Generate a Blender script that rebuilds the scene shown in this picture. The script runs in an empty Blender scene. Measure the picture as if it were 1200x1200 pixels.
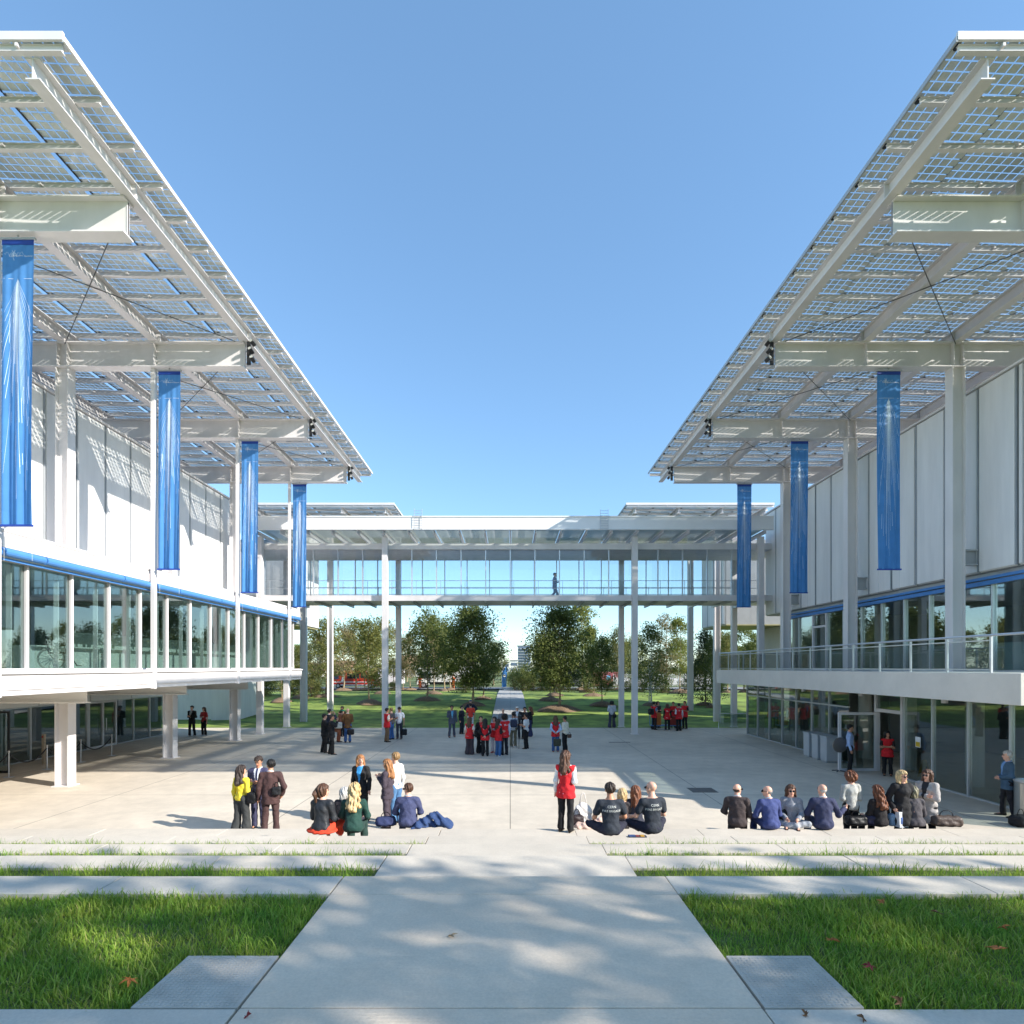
import bpy, math, random
import numpy as np
from mathutils import Vector, Matrix
from mathutils.bvhtree import BVHTree

S = bpy.context.scene
COL = S.collection
rad = math.radians
# ---------------------------------------------------------------- camera
CZ = 3.9
F = 690.0
VPX, HY = 598.0, 782.0
cam_d = bpy.data.cameras.new('camera')
cam_d.sensor_fit = 'HORIZONTAL'; cam_d.sensor_width = 36.0
cam_d.lens = 36.0 * F / 1200.0
cam_d.shift_x = (600 - VPX) / 1200.0
cam_d.shift_y = (HY - 600) / 1200.0
cam_d.clip_start = 0.05; cam_d.clip_end = 9000
cam = bpy.data.objects.new('camera', cam_d); COL.objects.link(cam)
cam.location = (0, 0, CZ); cam.rotation_euler = (math.pi / 2, 0, 0)
S.camera = cam
# ---------------------------------------------------------------- light
SUN = Vector((1.72, -0.78, 1.02)).normalized()          # towards the sun
elev = math.asin(SUN.z); azim = math.atan2(SUN.x, SUN.y)
w = bpy.data.worlds.new('World'); S.world = w; w.use_nodes = True
nt = w.node_tree
bg = nt.nodes['Background']
sky = nt.nodes.new('ShaderNodeTexSky'); sky.sky_type = 'NISHITA'
sky.sun_disc = False; sky.sun_elevation = elev; sky.sun_rotation = azim
sky.altitude = 400; sky.air_density = 1.0; sky.dust_density = 0.15; sky.ozone_density = 2.6
hz = nt.nodes.new('ShaderNodeMix'); hz.data_type = 'RGBA'; hz.inputs[0].default_value = 0.42     # an even, slightly hazy clear sky
hz.inputs[7].default_value = (.45, .90, 1.58, 1)
tn = nt.nodes.new('ShaderNodeMix'); tn.data_type = 'RGBA'; tn.blend_type = 'MULTIPLY'; tn.inputs[0].default_value = 1.0
tn.inputs[7].default_value = (.79, .88, .87, 1)
nt.links.new(sky.outputs[0], tn.inputs[6]); nt.links.new(tn.outputs[2], hz.inputs[6]); nt.links.new(hz.outputs[2], bg.inputs[0]); bg.inputs[1].default_value = 0.15
sl = bpy.data.lights.new('sun', 'SUN'); sl.energy = 2.95; sl.angle = rad(0.53); sl.color = (1.0, 0.945, 0.86)
so = bpy.data.objects.new('sun', sl); COL.objects.link(so)
so.rotation_euler = SUN.to_track_quat('Z', 'Y').to_euler()
S.view_settings.view_transform = 'Standard'; S.view_settings.look = 'None'
S.view_settings.gamma = 1.0; S.view_settings.use_curve_mapping = False
S.view_settings.exposure = 1.48
S.cycles.transparent_max_bounces = 40
S.cycles.max_bounces = 10; S.cycles.diffuse_bounces = 4; S.cycles.glossy_bounces = 4
S.cycles.caustics_reflective = False; S.cycles.caustics_refractive = False
try:
    S.cycles.use_denoising = True
except Exception:
    pass

# ---------------------------------------------------------------- materials
def lin(c):
    return tuple(((v / 255) / 12.92 if v / 255 <= 0.04045 else ((v / 255 + 0.055) / 1.055) ** 2.4) for v in c)

_M = {}
def mat(name, col, rough=0.6, metal=0.0, var=0.06, scale=3.0, bump=0.0, bscale=40.0, spec=0.5, detail=5.0, trans=0.0, stretch=None):
    """principled material with a procedural tone variation"""
    if name in _M: return _M[name]
    m = bpy.data.materials.new(name); m.use_nodes = True; _M[name] = m
    t = m.node_tree; N = t.nodes; L = t.links
    p = N['Principled BSDF']
    p.inputs['Roughness'].default_value = rough; p.inputs['Metallic'].default_value = metal
    p.inputs['Specular IOR Level'].default_value = spec
    tc = N.new('ShaderNodeTexCoord')
    src = tc.outputs['Object']
    if stretch:
        mp = N.new('ShaderNodeMapping'); mp.inputs['Scale'].default_value = stretch
        L.new(src, mp.inputs[0]); src = mp.outputs[0]
    nz = N.new('ShaderNodeTexNoise'); nz.inputs['Scale'].default_value = scale; nz.inputs['Detail'].default_value = detail
    nz.inputs['Roughness'].default_value = 0.62
    L.new(src, nz.inputs['Vector'])
    cr = N.new('ShaderNodeValToRGB')
    a, b = 1 - var * 1.6, 1 + var * 1.6
    cr.color_ramp.elements[0].position = 0.3; cr.color_ramp.elements[1].position = 0.7
    cr.color_ramp.elements[0].color = (min(col[0] * a, 1), min(col[1] * a, 1), min(col[2] * a, 1), 1)
    cr.color_ramp.elements[1].color = (min(col[0] * b, 1), min(col[1] * b, 1), min(col[2] * b, 1), 1)
    L.new(nz.outputs[0], cr.inputs[0]); L.new(cr.outputs[0], p.inputs['Base Color'])
    if bump:
        n2 = N.new('ShaderNodeTexNoise'); n2.inputs['Scale'].default_value = bscale; n2.inputs['Detail'].default_value = 4
        L.new(src, n2.inputs['Vector'])
        bp = N.new('ShaderNodeBump'); bp.inputs['Strength'].default_value = bump; bp.inputs['Distance'].default_value = 0.02
        L.new(n2.outputs[0], bp.inputs['Height']); L.new(bp.outputs[0], p.inputs['Normal'])
    if trans:
        tr = N.new('ShaderNodeBsdfTranslucent'); L.new(cr.outputs[0], tr.inputs[0])
        mx = N.new('ShaderNodeMixShader'); mx.inputs[0].default_value = trans
        L.new(p.outputs[0], mx.inputs[1]); L.new(tr.outputs[0], mx.inputs[2])
        L.new(mx.outputs[0], N['Material Output'].inputs[0])
    return m

def concrete(name, col, joint=None, stripes=0.0, stain=0.10, rough=0.8):
    """concrete: broad stains, speckle, optional slab joints (brick pattern) and a broom finish"""
    m = bpy.data.materials.new(name); m.use_nodes = True; _M[name] = m
    t = m.node_tree; N = t.nodes; L = t.links; p = N['Principled BSDF']
    p.inputs['Roughness'].default_value = rough; p.inputs['Specular IOR Level'].default_value = 0.3
    tc = N.new('ShaderNodeTexCoord'); src = tc.outputs['Object']
    def noise(sc, det=5, r=.6):
        n = N.new('ShaderNodeTexNoise'); n.inputs['Scale'].default_value = sc; n.inputs['Detail'].default_value = det
        n.inputs['Roughness'].default_value = r; L.new(src, n.inputs['Vector']); return n.outputs[0]
    def rng(v, a, b):
        r = N.new('ShaderNodeMapRange'); r.inputs[1].default_value = 0.3; r.inputs[2].default_value = 0.7
        r.inputs[3].default_value = a; r.inputs[4].default_value = b; L.new(v, r.inputs[0]); return r.outputs[0]
    def mul(a, b):
        q = N.new('ShaderNodeMath'); q.operation = 'MULTIPLY'; L.new(a, q.inputs[0]); L.new(b, q.inputs[1]); return q.outputs[0]
    f = mul(rng(noise(0.22, 6), 1 - stain, 1 + stain), rng(noise(1.7, 6, .7), 1 - stain * .6, 1 + stain * .6))
    f = mul(f, rng(noise(60, 2), 0.94, 1.06))
    if joint:
        b = N.new('ShaderNodeTexBrick'); b.offset = 0.0; b.inputs['Scale'].default_value = 1.0
        b.inputs['Brick Width'].default_value = joint[0]; b.inputs['Row Height'].default_value = joint[1]
        b.inputs['Mortar Size'].default_value = joint[2]; b.inputs['Mortar Smooth'].default_value = 0.3
        b.inputs['Color1'].default_value = (1, 1, 1, 1); b.inputs['Color2'].default_value = (.965, .965, .965, 1)
        b.inputs['Mortar'].default_value = (.45, .45, .45, 1)
        L.new(src, b.inputs['Vector'])
        f = mul(f, b.outputs['Color'])
    cm = N.new('ShaderNodeMix'); cm.data_type = 'RGBA'; cm.blend_type = 'MULTIPLY'; cm.inputs[0].default_value = 1
    cm.inputs[6].default_value = (*col, 1)
    cc = N.new('ShaderNodeCombineColor')
    for i in range(3): L.new(f, cc.inputs[i])
    L.new(cc.outputs[0], cm.inputs[7]); L.new(cm.outputs[2], p.inputs['Base Color'])
    bp = N.new('ShaderNodeBump'); bp.inputs['Strength'].default_value = 0.25; bp.inputs['Distance'].default_value = 0.01
    h = noise(35, 5)
    if stripes:
        mp = N.new('ShaderNodeMapping'); mp.inputs['Scale'].default_value = (1.2, 70, 1); L.new(src, mp.inputs[0])
        n = N.new('ShaderNodeTexNoise'); n.inputs['Scale'].default_value = 1.0; n.inputs['Detail'].default_value = 3
        L.new(mp.outputs[0], n.inputs['Vector'])
        ad = N.new('ShaderNodeMath'); ad.operation = 'ADD'; L.new(h, ad.inputs[0]); L.new(n.outputs[0], ad.inputs[1]); h = ad.outputs[0]
        bp.inputs['Strength'].default_value = stripes
    L.new(h, bp.inputs['Height']); L.new(bp.outputs[0], p.inputs['Normal'])
    return m

def glass(name, tint=(.80, .90, .87), refl=1.0, base=.05, rough=0.0):
    if name in _M: return _M[name]
    m = bpy.data.materials.new(name); m.use_nodes = True; _M[name] = m
    t = m.node_tree; N = t.nodes; L = t.links
    N.remove(N['Principled BSDF'])
    tr = N.new('ShaderNodeBsdfTransparent'); tr.inputs[0].default_value = (*tint, 1)
    gl = N.new('ShaderNodeBsdfGlossy'); gl.inputs['Roughness'].default_value = rough
    lw = N.new('ShaderNodeLayerWeight'); lw.inputs[0].default_value = 0.5
    pw = N.new('ShaderNodeMath'); pw.operation = 'POWER'; pw.inputs[1].default_value = 4.5; L.new(lw.outputs['Facing'], pw.inputs[0])
    ma = N.new('ShaderNodeMath'); ma.operation = 'MULTIPLY_ADD'; ma.use_clamp = True
    ma.inputs[1].default_value = (1 - base) * refl; ma.inputs[2].default_value = base * refl; L.new(pw.outputs[0], ma.inputs[0])
    # faint unevenness of the panes
    tc = N.new('ShaderNodeTexCoord'); nz = N.new('ShaderNodeTexNoise'); nz.inputs['Scale'].default_value = 0.6
    L.new(tc.outputs['Object'], nz.inputs['Vector'])
    bp = N.new('ShaderNodeBump'); bp.inputs['Strength'].default_value = 0.02; bp.inputs['Distance'].default_value = 0.02
    L.new(nz.outputs[0], bp.inputs['Height']); L.new(bp.outputs[0], gl.inputs['Normal'])
    mx = N.new('ShaderNodeMixShader'); L.new(ma.outputs[0], mx.inputs[0]); L.new(tr.outputs[0], mx.inputs[1]); L.new(gl.outputs[0], mx.inputs[2])
    L.new(mx.outputs[0], N['Material Output'].inputs[0])
    return m

def leafmat(name, c1, c2, trans=0.35, rough=.55, patch=None):
    if name in _M: return _M[name]
    m = bpy.data.materials.new(name); m.use_nodes = True; _M[name] = m
    t = m.node_tree; N = t.nodes; L = t.links; p = N['Principled BSDF']
    p.inputs['Roughness'].default_value = rough; p.inputs['Specular IOR Level'].default_value = 0.3
    g = N.new('ShaderNodeNewGeometry')
    cr = N.new('ShaderNodeValToRGB'); cr.color_ramp.elements[0].color = (*c1, 1); cr.color_ramp.elements[1].color = (*c2, 1)
    if patch:
        q = cr.color_ramp.elements.new(.80); q.color = (*c2, 1); cr.color_ramp.elements[-1].color = (.50, .42, .20, 1)
    oi = N.new('ShaderNodeObjectInfo')
    ad = N.new('ShaderNodeMath'); ad.operation = 'MULTIPLY_ADD'; ad.inputs[1].default_value = .8
    m2 = N.new('ShaderNodeMath'); m2.operation = 'MULTIPLY'; m2.inputs[1].default_value = .2; L.new(oi.outputs['Random'], m2.inputs[0])
    L.new(g.outputs['Random Per Island'], ad.inputs[0]); L.new(m2.outputs[0], ad.inputs[2])
    L.new(ad.outputs[0], cr.inputs[0]); L.new(cr.outputs[0], p.inputs['Base Color'])
    out = cr.outputs[0]
    if patch:      # worn, dry and fresh patches of turf
        tc = N.new('ShaderNodeTexCoord'); nz = N.new('ShaderNodeTexNoise'); nz.inputs['Scale'].default_value = patch; nz.inputs['Detail'].default_value = 4
        L.new(tc.outputs['Object'], nz.inputs['Vector'])
        c3 = N.new('ShaderNodeValToRGB'); e = c3.color_ramp.elements
        e[0].position = .32; e[0].color = (.75, .92, .75, 1); e[1].position = .68; e[1].color = (1.28, 1.10, 1.0, 1)
        L.new(nz.outputs[0], c3.inputs[0])
        ml = N.new('ShaderNodeMix'); ml.data_type = 'RGBA'; ml.blend_type = 'MULTIPLY'; ml.inputs[0].default_value = 1
        L.new(out, ml.inputs[6]); L.new(c3.outputs[0], ml.inputs[7]); out = ml.outputs[2]; L.new(out, p.inputs['Base Color'])
    tr = N.new('ShaderNodeBsdfTranslucent'); L.new(out, tr.inputs[0])
    mx = N.new('ShaderNodeMixShader'); mx.inputs[0].default_value = trans
    L.new(p.outputs[0], mx.inputs[1]); L.new(tr.outputs[0], mx.inputs[2]); L.new(mx.outputs[0], N['Material Output'].inputs[0])
    return m

WHITE = mat('white_steel', (.71, .675, .67), .45, 0, .045, 1.2, stretch=(1, 1, .35))
BRIGHT = mat('white_steel_lit', (.86, .85, .84), .4, 0, .02, 1.5)  # lighter copy of the white steel, brighter light put into its colour
PANELW = mat('white_panel', (.77, .752, .738), .55, 0, .05, 1.4, stretch=(1.5, 1.5, .2))
GREYM = mat('grey_metal', (.42, .43, .44), .4, .3, .04, 3)
ALU = mat('aluminium', (.62, .63, .65), .35, .6, .03, 3)
DARK = mat('dark_metal', (.03, .03, .033), .45, .2, .1, 5)
BLACKP = mat('black_plastic', (.015, .015, .016), .5, 0, .1, 5)
BLUEF = mat('blue_fabric', lin((84, 140, 200)), .9, 0, .06, 2, trans=.3, spec=.1)
BLUEB = mat('blue_blind', lin((76, 132, 195)), .5, 0, .04, 3)
JOINT = mat('joint_grey', (.30, .32, .34), .6, 0, .05, 2)
SOFFIT = mat('soffit', (.55, .55, .54), .7, 0, .04, 1)
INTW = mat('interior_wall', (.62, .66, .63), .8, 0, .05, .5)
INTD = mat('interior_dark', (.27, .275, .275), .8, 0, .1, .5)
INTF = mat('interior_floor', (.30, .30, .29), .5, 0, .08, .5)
CELL = mat('solar_cell', (.70, .695, .68), .45, 0, .06, 6)
GLASS = glass('clear_glass', (.76, .85, .84), 1.2, .17)
GLASSB = glass('bridge_glass', (.95, .97, .98), 1.0, .04)
GLASSD = glass('dark_glass', (.70, .77, .76), 1.3, .13)
PVGLASS = glass('panel_glass', (.93, .96, .95), 1.0, .05)
RAILG = glass('rail_mesh', (.84, .85, .86), .5, .04, .3)
CONC = concrete('concrete_slab', (.70, .66, .60), stain=.08)
PLAZA = concrete('plaza_concrete', (.63, .556, .455), joint=(6.0, 6.0, .016), stain=.17)
STEPC = concrete('step_concrete', (.60, .535, .445), stain=.12)
PATHC = concrete('path_concrete', (.68, .56, .43), stripes=.45, stain=.13)

# ---------------------------------------------------------------- object helpers
def tagp(o, label=None, cat=None, group=None, kind=None):
    if label: o['label'] = label
    if cat: o['category'] = cat
    if group: o['group'] = group
    if kind: o['kind'] = kind
    return o

def thing(name, label, cat, loc=(0, 0, 0), rz=0.0, group=None):
    o = bpy.data.objects.new(name, None); COL.objects.link(o)
    o.empty_display_size = .2
    o.location = loc; o.rotation_euler = (0, 0, rz)
    return tagp(o, label, cat, group)

def linkmesh(name, me, parent=None):
    o = bpy.data.objects.new(name, me); COL.objects.link(o)
    if parent is not None: o.parent = parent
    return o

def mesh_np(name, v, f, mats, smooth=False, mi=None):
    me = bpy.data.meshes.new(name)
    me.from_pydata(v.tolist() if hasattr(v, 'tolist') else v, [], f.tolist() if hasattr(f, 'tolist') else f)
    for m in (mats if isinstance(mats, (list, tuple)) else [mats]): me.materials.append(m)
    if mi is not None: me.polygons.foreach_set('material_index', np.asarray(mi, dtype=np.int32))
    if smooth: me.polygons.foreach_set('use_smooth', np.ones(len(me.polygons), dtype=bool))
    me.update()
    return me

class MB:
    """collects boxes, tubes, sheets into one mesh"""
    def __init__(s): s.v = []; s.f = []; s.m = []
    def add(s, v, f, m=0):
        n = len(s.v); s.v += [tuple(p) for p in v]; s.f += [tuple(i + n for i in q) for q in f]; s.m += [m] * len(f); return s
    def box(s, x0, x1, y0, y1, z0, z1, m=0):
        x0, x1 = min(x0, x1), max(x0, x1); y0, y1 = min(y0, y1), max(y0, y1); z0, z1 = min(z0, z1), max(z0, z1)
        v = [(x0, y0, z0), (x1, y0, z0), (x1, y1, z0), (x0, y1, z0), (x0, y0, z1), (x1, y0, z1), (x1, y1, z1), (x0, y1, z1)]
        return s.add(v, [(0, 3, 2, 1), (4, 5, 6, 7), (0, 1, 5, 4), (1, 2, 6, 5), (2, 3, 7, 6), (3, 0, 4, 7)], m)
    def cbox(s, c, size, R=None, m=0):
        hx, hy, hz = [q / 2 for q in size]
        v = [Vector(p) for p in [(-hx, -hy, -hz), (hx, -hy, -hz), (hx, hy, -hz), (-hx, hy, -hz), (-hx, -hy, hz), (hx, -hy, hz), (hx, hy, hz), (-hx, hy, hz)]]
        if R is not None: v = [R @ p for p in v]
        v = [p + Vector(c) for p in v]
        return s.add(v, [(0, 3, 2, 1), (4, 5, 6, 7), (0, 1, 5, 4), (1, 2, 6, 5), (2, 3, 7, 6), (3, 0, 4, 7)], m)
    def tube(s, pts, r, n=8, m=0, cap=True):
        pts = [Vector(p) for p in pts]; k = len(pts)
        rs = r if isinstance(r, (list, tuple)) else [r] * k
        v = []; f = []
        up = Vector((0, 0, 1))
        for i, p in enumerate(pts):
            d = (pts[min(i + 1, k - 1)] - pts[max(i - 1, 0)]).normalized()
            a = d.cross(up)
            if a.length < 1e-3: a = d.cross(Vector((1, 0, 0)))
            a.normalize(); b = d.cross(a).normalized()
            for j in range(n):
                t = 2 * math.pi * j / n
                v.append(p + (a * math.cos(t) + b * math.sin(t)) * rs[i])
        for i in range(k - 1):
            for j in range(n):
                f.append((i * n + j, i * n + (j + 1) % n, (i + 1) * n + (j + 1) % n, (i + 1) * n + j))
        if cap:
            f.append(tuple(range(n - 1, -1, -1))); f.append(tuple((k - 1) * n + j for j in range(n)))
        return s.add(v, f, m)
    def lathe(s, prof, c=(0, 0, 0), n=24, axis='z', m=0):
        v = []; f = []; k = len(prof)
        for r, z in prof:
            for j in range(n):
                t = 2 * math.pi * j / n; a, b = r * math.cos(t), r * math.sin(t)
                p = (a, b, z) if axis == 'z' else ((z, a, b) if axis == 'x' else (a, z, b))
                v.append((p[0] + c[0], p[1] + c[1], p[2] + c[2]))
        for i in range(k - 1):
            for j in range(n):
                f.append((i * n + j, i * n + (j + 1) % n, (i + 1) * n + (j + 1) % n, (i + 1) * n + j))
        f.append(tuple(range(n - 1, -1, -1))); f.append(tuple((k - 1) * n + j for j in range(n)))
        return s.add(v, f, m)
    def prism(s, poly, a0, a1, axis='x', m=0):
        """polygon (two coords) extruded along an axis"""
        n = len(poly)
        def P(u, w_, a): return (a, u, w_) if axis == 'x' else ((u, a, w_) if axis == 'y' else (u, w_, a))
        v = [P(u, q, a0) for u, q in poly] + [P(u, q, a1) for u, q in poly]
        f = [tuple(range(n - 1, -1, -1)), tuple(n + i for i in range(n))] + [(i, (i + 1) % n, n + (i + 1) % n, n + i) for i in range(n)]
        return s.add(v, f, m)
    def ell(s, c, r, n=10, k=7, m=0):
        v = []; f = []
        for i in range(k + 1):
            ph = math.pi * i / k
            for j in range(n):
                t = 2 * math.pi * j / n
                v.append((c[0] + r[0] * math.sin(ph) * math.cos(t), c[1] + r[1] * math.sin(ph) * math.sin(t), c[2] + r[2] * math.cos(ph)))
        for i in range(k):
            for j in range(n):
                f.append((i * n + j, (i + 1) * n + j, (i + 1) * n + (j + 1) % n, i * n + (j + 1) % n))
        return s.add(v, f, m)
    def ibeam_x(s, x0, x1, yc, z0, z1, w_, t=.03, m=0, tip=0.0):
        s.box(x0, x1, yc - w_ / 2, yc + w_ / 2, z0, z0 + t, m); s.box(x0, x1, yc - w_ / 2, yc + w_ / 2, z1 - t, z1, m)
        return s.box(x0, x1, yc - t / 2, yc + t / 2, z0 + t, z1 - t, m)
    def ibeam_y(s, y0, y1, xc, z0, z1, w_, t=.03, m=0):
        s.box(xc - w_ / 2, xc + w_ / 2, y0, y1, z0, z0 + t, m); s.box(xc - w_ / 2, xc + w_ / 2, y0, y1, z1 - t, z1, m)
        return s.box(xc - t / 2, xc + t / 2, y0, y1, z0 + t, z1 - t, m)
    def hcol(s, xc, yc, z0, z1, wx=.42, wy=.34, t=.03, m=0):
        """H section column: flanges facing left and right, web between"""
        s.box(xc - wx / 2, xc - wx / 2 + t, yc - wy / 2, yc + wy / 2, z0, z1, m)
        s.box(xc + wx / 2 - t, xc + wx / 2, yc - wy / 2, yc + wy / 2, z0, z1, m)
        return s.box(xc - wx / 2 + t, xc + wx / 2 - t, yc - .05, yc + .05, z0, z1, m)
    def build(s, name, mats, parent=None, world=True, smooth=False, bevel=0.0):
        v = s.v
        if parent is not None and world:
            o = parent; lx = Vector((0, 0, 0))
            while o is not None: lx += o.location; o = o.parent
            v = [(p[0] - lx.x, p[1] - lx.y, p[2] - lx.z) for p in v]
        me = bpy.data.meshes.new(name); me.from_pydata(v, [], s.f)
        for q in (mats if isinstance(mats, (list, tuple)) else [mats]): me.materials.append(q)
        me.polygons.foreach_set('material_index', np.array(s.m, dtype=np.int32))
        if smooth: me.polygons.foreach_set('use_smooth', np.ones(len(me.polygons), dtype=bool))
        me.update()
        o = linkmesh(name, me, parent)
        if bevel:
            b = o.modifiers.new('bevel', 'BEVEL'); b.width = bevel; b.segments = 2; b.limit_method = 'ANGLE'
        return o

def copy_tree(o, parent=None):
    c = o.copy(); COL.objects.link(c); c.parent = parent
    for ch in list(o.children): copy_tree(ch, c)
    return c

def px_at(px, py, z=0.0):
    """world point on height z seen at pixel (px, py) of the 1200 px photograph (level camera)"""
    d = (CZ - z) * F / (py - HY)
    return ((px - VPX) * d / F, d)

def text_mesh(txt, size, align='CENTER'):
    cu = bpy.data.curves.new('lettering', 'FONT'); cu.body = txt; cu.size = size; cu.align_x = align
    cu.resolution_u = 2
    o = bpy.data.objects.new('lettering', cu); COL.objects.link(o)
    dg = bpy.context.evaluated_depsgraph_get(); dg.update()
    me = bpy.data.meshes.new_from_object(o.evaluated_get(dg))
    bpy.data.objects.remove(o); bpy.data.curves.remove(cu)
    return me
# ================================================================ GROUND
rng = np.random.default_rng(7)
def gz(y):
    if y <= 40: return 0.0
    t = min((y - 40) / 22.0, 1.0)
    return 1.05 * (t * t * (3 - 2 * t) * .35 + t * .65)

def sheet(name, xs, ys, zf, m, kind='structure'):
    v = [(x, y, zf(x, y)) for y in ys for x in xs]; nx = len(xs)
    f = [(j * nx + i, j * nx + i + 1, (j + 1) * nx + i + 1, (j + 1) * nx + i) for j in range(len(ys) - 1) for i in range(nx - 1)]
    me = mesh_np(name, v, f, m, True); o = linkmesh(name, me); tagp(o, kind=kind); return o

LAWN = mat('lawn_grass', (.19, .26, .045), .9, 0, .40, .6, bump=.9, bscale=9, detail=8)
MEADOW = mat('meadow', (.12, .15, .045), .95, 0, .35, .06, bump=.6, bscale=3, detail=9)
SOIL = mat('soil', (.13, .16, .045), .95, 0, .25, 6, bump=.6, bscale=30)
def lz(x, y): return -.10 * (abs(x) < 1.2) + gz(y) + .05 * math.sin(x * .7 + y * .35) * min(max((y - 39) / 6, 0), 1) - .004
ys = [37.9] + [38.5 + .75 * i for i in range(34)] + [66, 70]
sheet('ground', [-4000, -900, -300, -120, -60, 0, 60, 120, 300, 900, 4000], [-60, 0, 30, 38, 40, 48, 55, 62, 66, 120, 300, 900, 6000],
      lambda x, y: gz(y) - .12, MEADOW)
sheet('lawn', sorted([-90 + 2.0 * i for i in range(91)] + [-1.0, 1.0]), ys, lz, LAWN)
sheet('plaza', [-60, 0, 60], [12.5, 25, 37.95], lambda x, y: 0.0, PLAZA)
sheet('path', [-1.35, 1.35], [37.9, 40, 42, 44, 46, 48, 50, 52, 54, 56, 58, 60, 62, 68, 76], lambda x, y: gz(y) + .035, concrete('garden_path', (.42, .41, .39), joint=(9, 2.5, .012)))
sheet('service_road', [-120, 0, 120], [76.02, 84], lambda x, y: 1.09, concrete('service_road', (.26, .25, .235), stain=.15))

# stepped terrace: levels, far edges
LV = [(2.06, None, 5.19), (1.66, 5.19, 7.01), (1.26, 7.01, 8.80), (.86, 8.80, 10.62), (.46, 10.62, 12.55)]
PX0, PX1 = -1.46, 1.36
def slabs(mb, x0, x1, y0, y1, z0, z1, step, seed):
    r = random.Random(seed); x = x0
    while x < x1 - .01:
        e = min(x + step, x1); mb.box(x, e - .008, y0, y1, z0, z1 + r.uniform(-.002, .002)); x = e
for i, (z, ya, yb) in enumerate(LV):
    if i == 0:
        for nm, x0, x1 in (('stone_step', -32, PX0 - .006), ('stone_step', PX1 + .006, 32)):
            m = MB(); slabs(m, x0, x1, 4.79, 5.19, 1.55, z, 2.6, i); tagp(m.build(nm, STEPC, bevel=.006), kind='structure')
        m = MB()
        m.box(PX0, PX1, 4.78, 5.19, 1.5, z); m.box(PX0, PX1, 3.185, 4.772, 1.5, z + .001); m.box(PX0, PX1, .2, 3.178, 1.5, z)
        tagp(m.build('path_slab', PATHC, bevel=.005), kind='structure')
        for x0, x1 in ((-32, PX0 - .008), (PX1 + .008, 32)):
            m = MB(); slabs(m, x0, x1, 2.6, 3.17, 1.5, z, 3.4, 5); tagp(m.build('kerb_strip', STEPC, bevel=.006), kind='structure')
            m = MB(); m.box(x0, x1, 3.17, 4.79, 1.4, z - .05); tagp(m.build('soil', SOIL), kind='structure')
        m = MB(); m.box(-34, 34, -60, 2.6, 1.2, z - .03); tagp(m.build('upper_lawn', LAWN), kind='structure')
    else:
        last = i == 4
        for x0, x1 in ((-32, PX0 - .006), (PX1 + .006, 32)):
            m = MB(); slabs(m, x0, x1, (ya + .25) if last else yb - .43, yb, z - .46 if not last else -.1, z, 2.6, i)
            tagp(m.build('stone_step', STEPC, bevel=.006), kind='structure')
            m = MB(); m.box(x0, x1, ya, (ya + .25) if last else yb - .43, z - .5, z - .03); tagp(m.build('soil', SOIL), kind='structure')
        m = MB(); m.box(PX0, PX1, ya, yb, z - .5, z); tagp(m.build('path_step', STEPC, bevel=.006), kind='structure')

# grass blades
GRASS = leafmat('grass_blade', (.11, .24, .020), (.36, .50, .085), .45, patch=2.2)
def blades(name, areas, seed):
    r = np.random.default_rng(seed); V = []; Fc = []; base = 0
    for (x0, x1, y0, y1, z, dens, h0, h1) in areas:
        n = int((x1 - x0) * (y1 - y0) * dens)
        x = r.uniform(x0, x1, n); y = r.uniform(y0, y1, n)
        # clumps: keep more where a low frequency field is high
        fld = np.sin(x * 3.1 + 1.3 * np.sin(y * 2.3)) + np.sin(y * 5.2 + x * 1.7) + np.sin(x * 9 + y * 4) * .5
        hh = r.uniform(h0, h1, n) * r.uniform(.6, 1.1, n) * (1 + .38 * fld / 2.5); a = r.uniform(0, 2 * np.pi, n); ln = r.uniform(.15, 1.0, n) ** 1.2 * hh
        wd = r.uniform(.0022, .0045, n)
        dx, dy = np.cos(a), np.sin(a); sx, sy = -dy * wd, dx * wd
        P = np.empty((n, 7, 3))
        for k, (t, ww, q) in enumerate(((0, 1, 0), (.45, .9, .18), (.8, .6, .6))):
            cx = x + dx * ln * q; cy = y + dy * ln * q; cz = z + hh * t * (1 - .15 * q)
            P[:, k * 2] = np.stack([cx - sx * ww, cy - sy * ww, cz], 1); P[:, k * 2 + 1] = np.stack([cx + sx * ww, cy + sy * ww, cz], 1)
        P[:, 6] = np.stack([x + dx * ln, y + dy * ln, z + hh * .88], 1)
        V.append(P.reshape(-1, 3)); b = base + np.arange(n)[:, None] * 7
        for q in ((0, 1, 3, 2), (2, 3, 5, 4)): Fc += (b + np.array(q)).tolist()
        Fc += (b + np.array((4, 5, 6))).tolist(); base += n * 7
    me = mesh_np(name, np.concatenate(V), Fc, GRASS)
    return tagp(linkmesh(name, me), kind='stuff')
AR = []
for sx0, sx1 in ((-4.6, PX0 - .02), (PX1 + .02, 4.7)):
    AR.append((sx0, sx1, 3.75, 4.79, 2.0, 5600, .03, .115))
    AR.append((sx0, -2.06 if sx0 < 0 else sx1, 3.18, 3.75, 2.0, 6000, .03, .115) if sx0 < 0 else (1.92, sx1, 3.18, 3.75, 2.0, 6000, .03, .115))
blades('lawn_grass', AR, 3)
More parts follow.
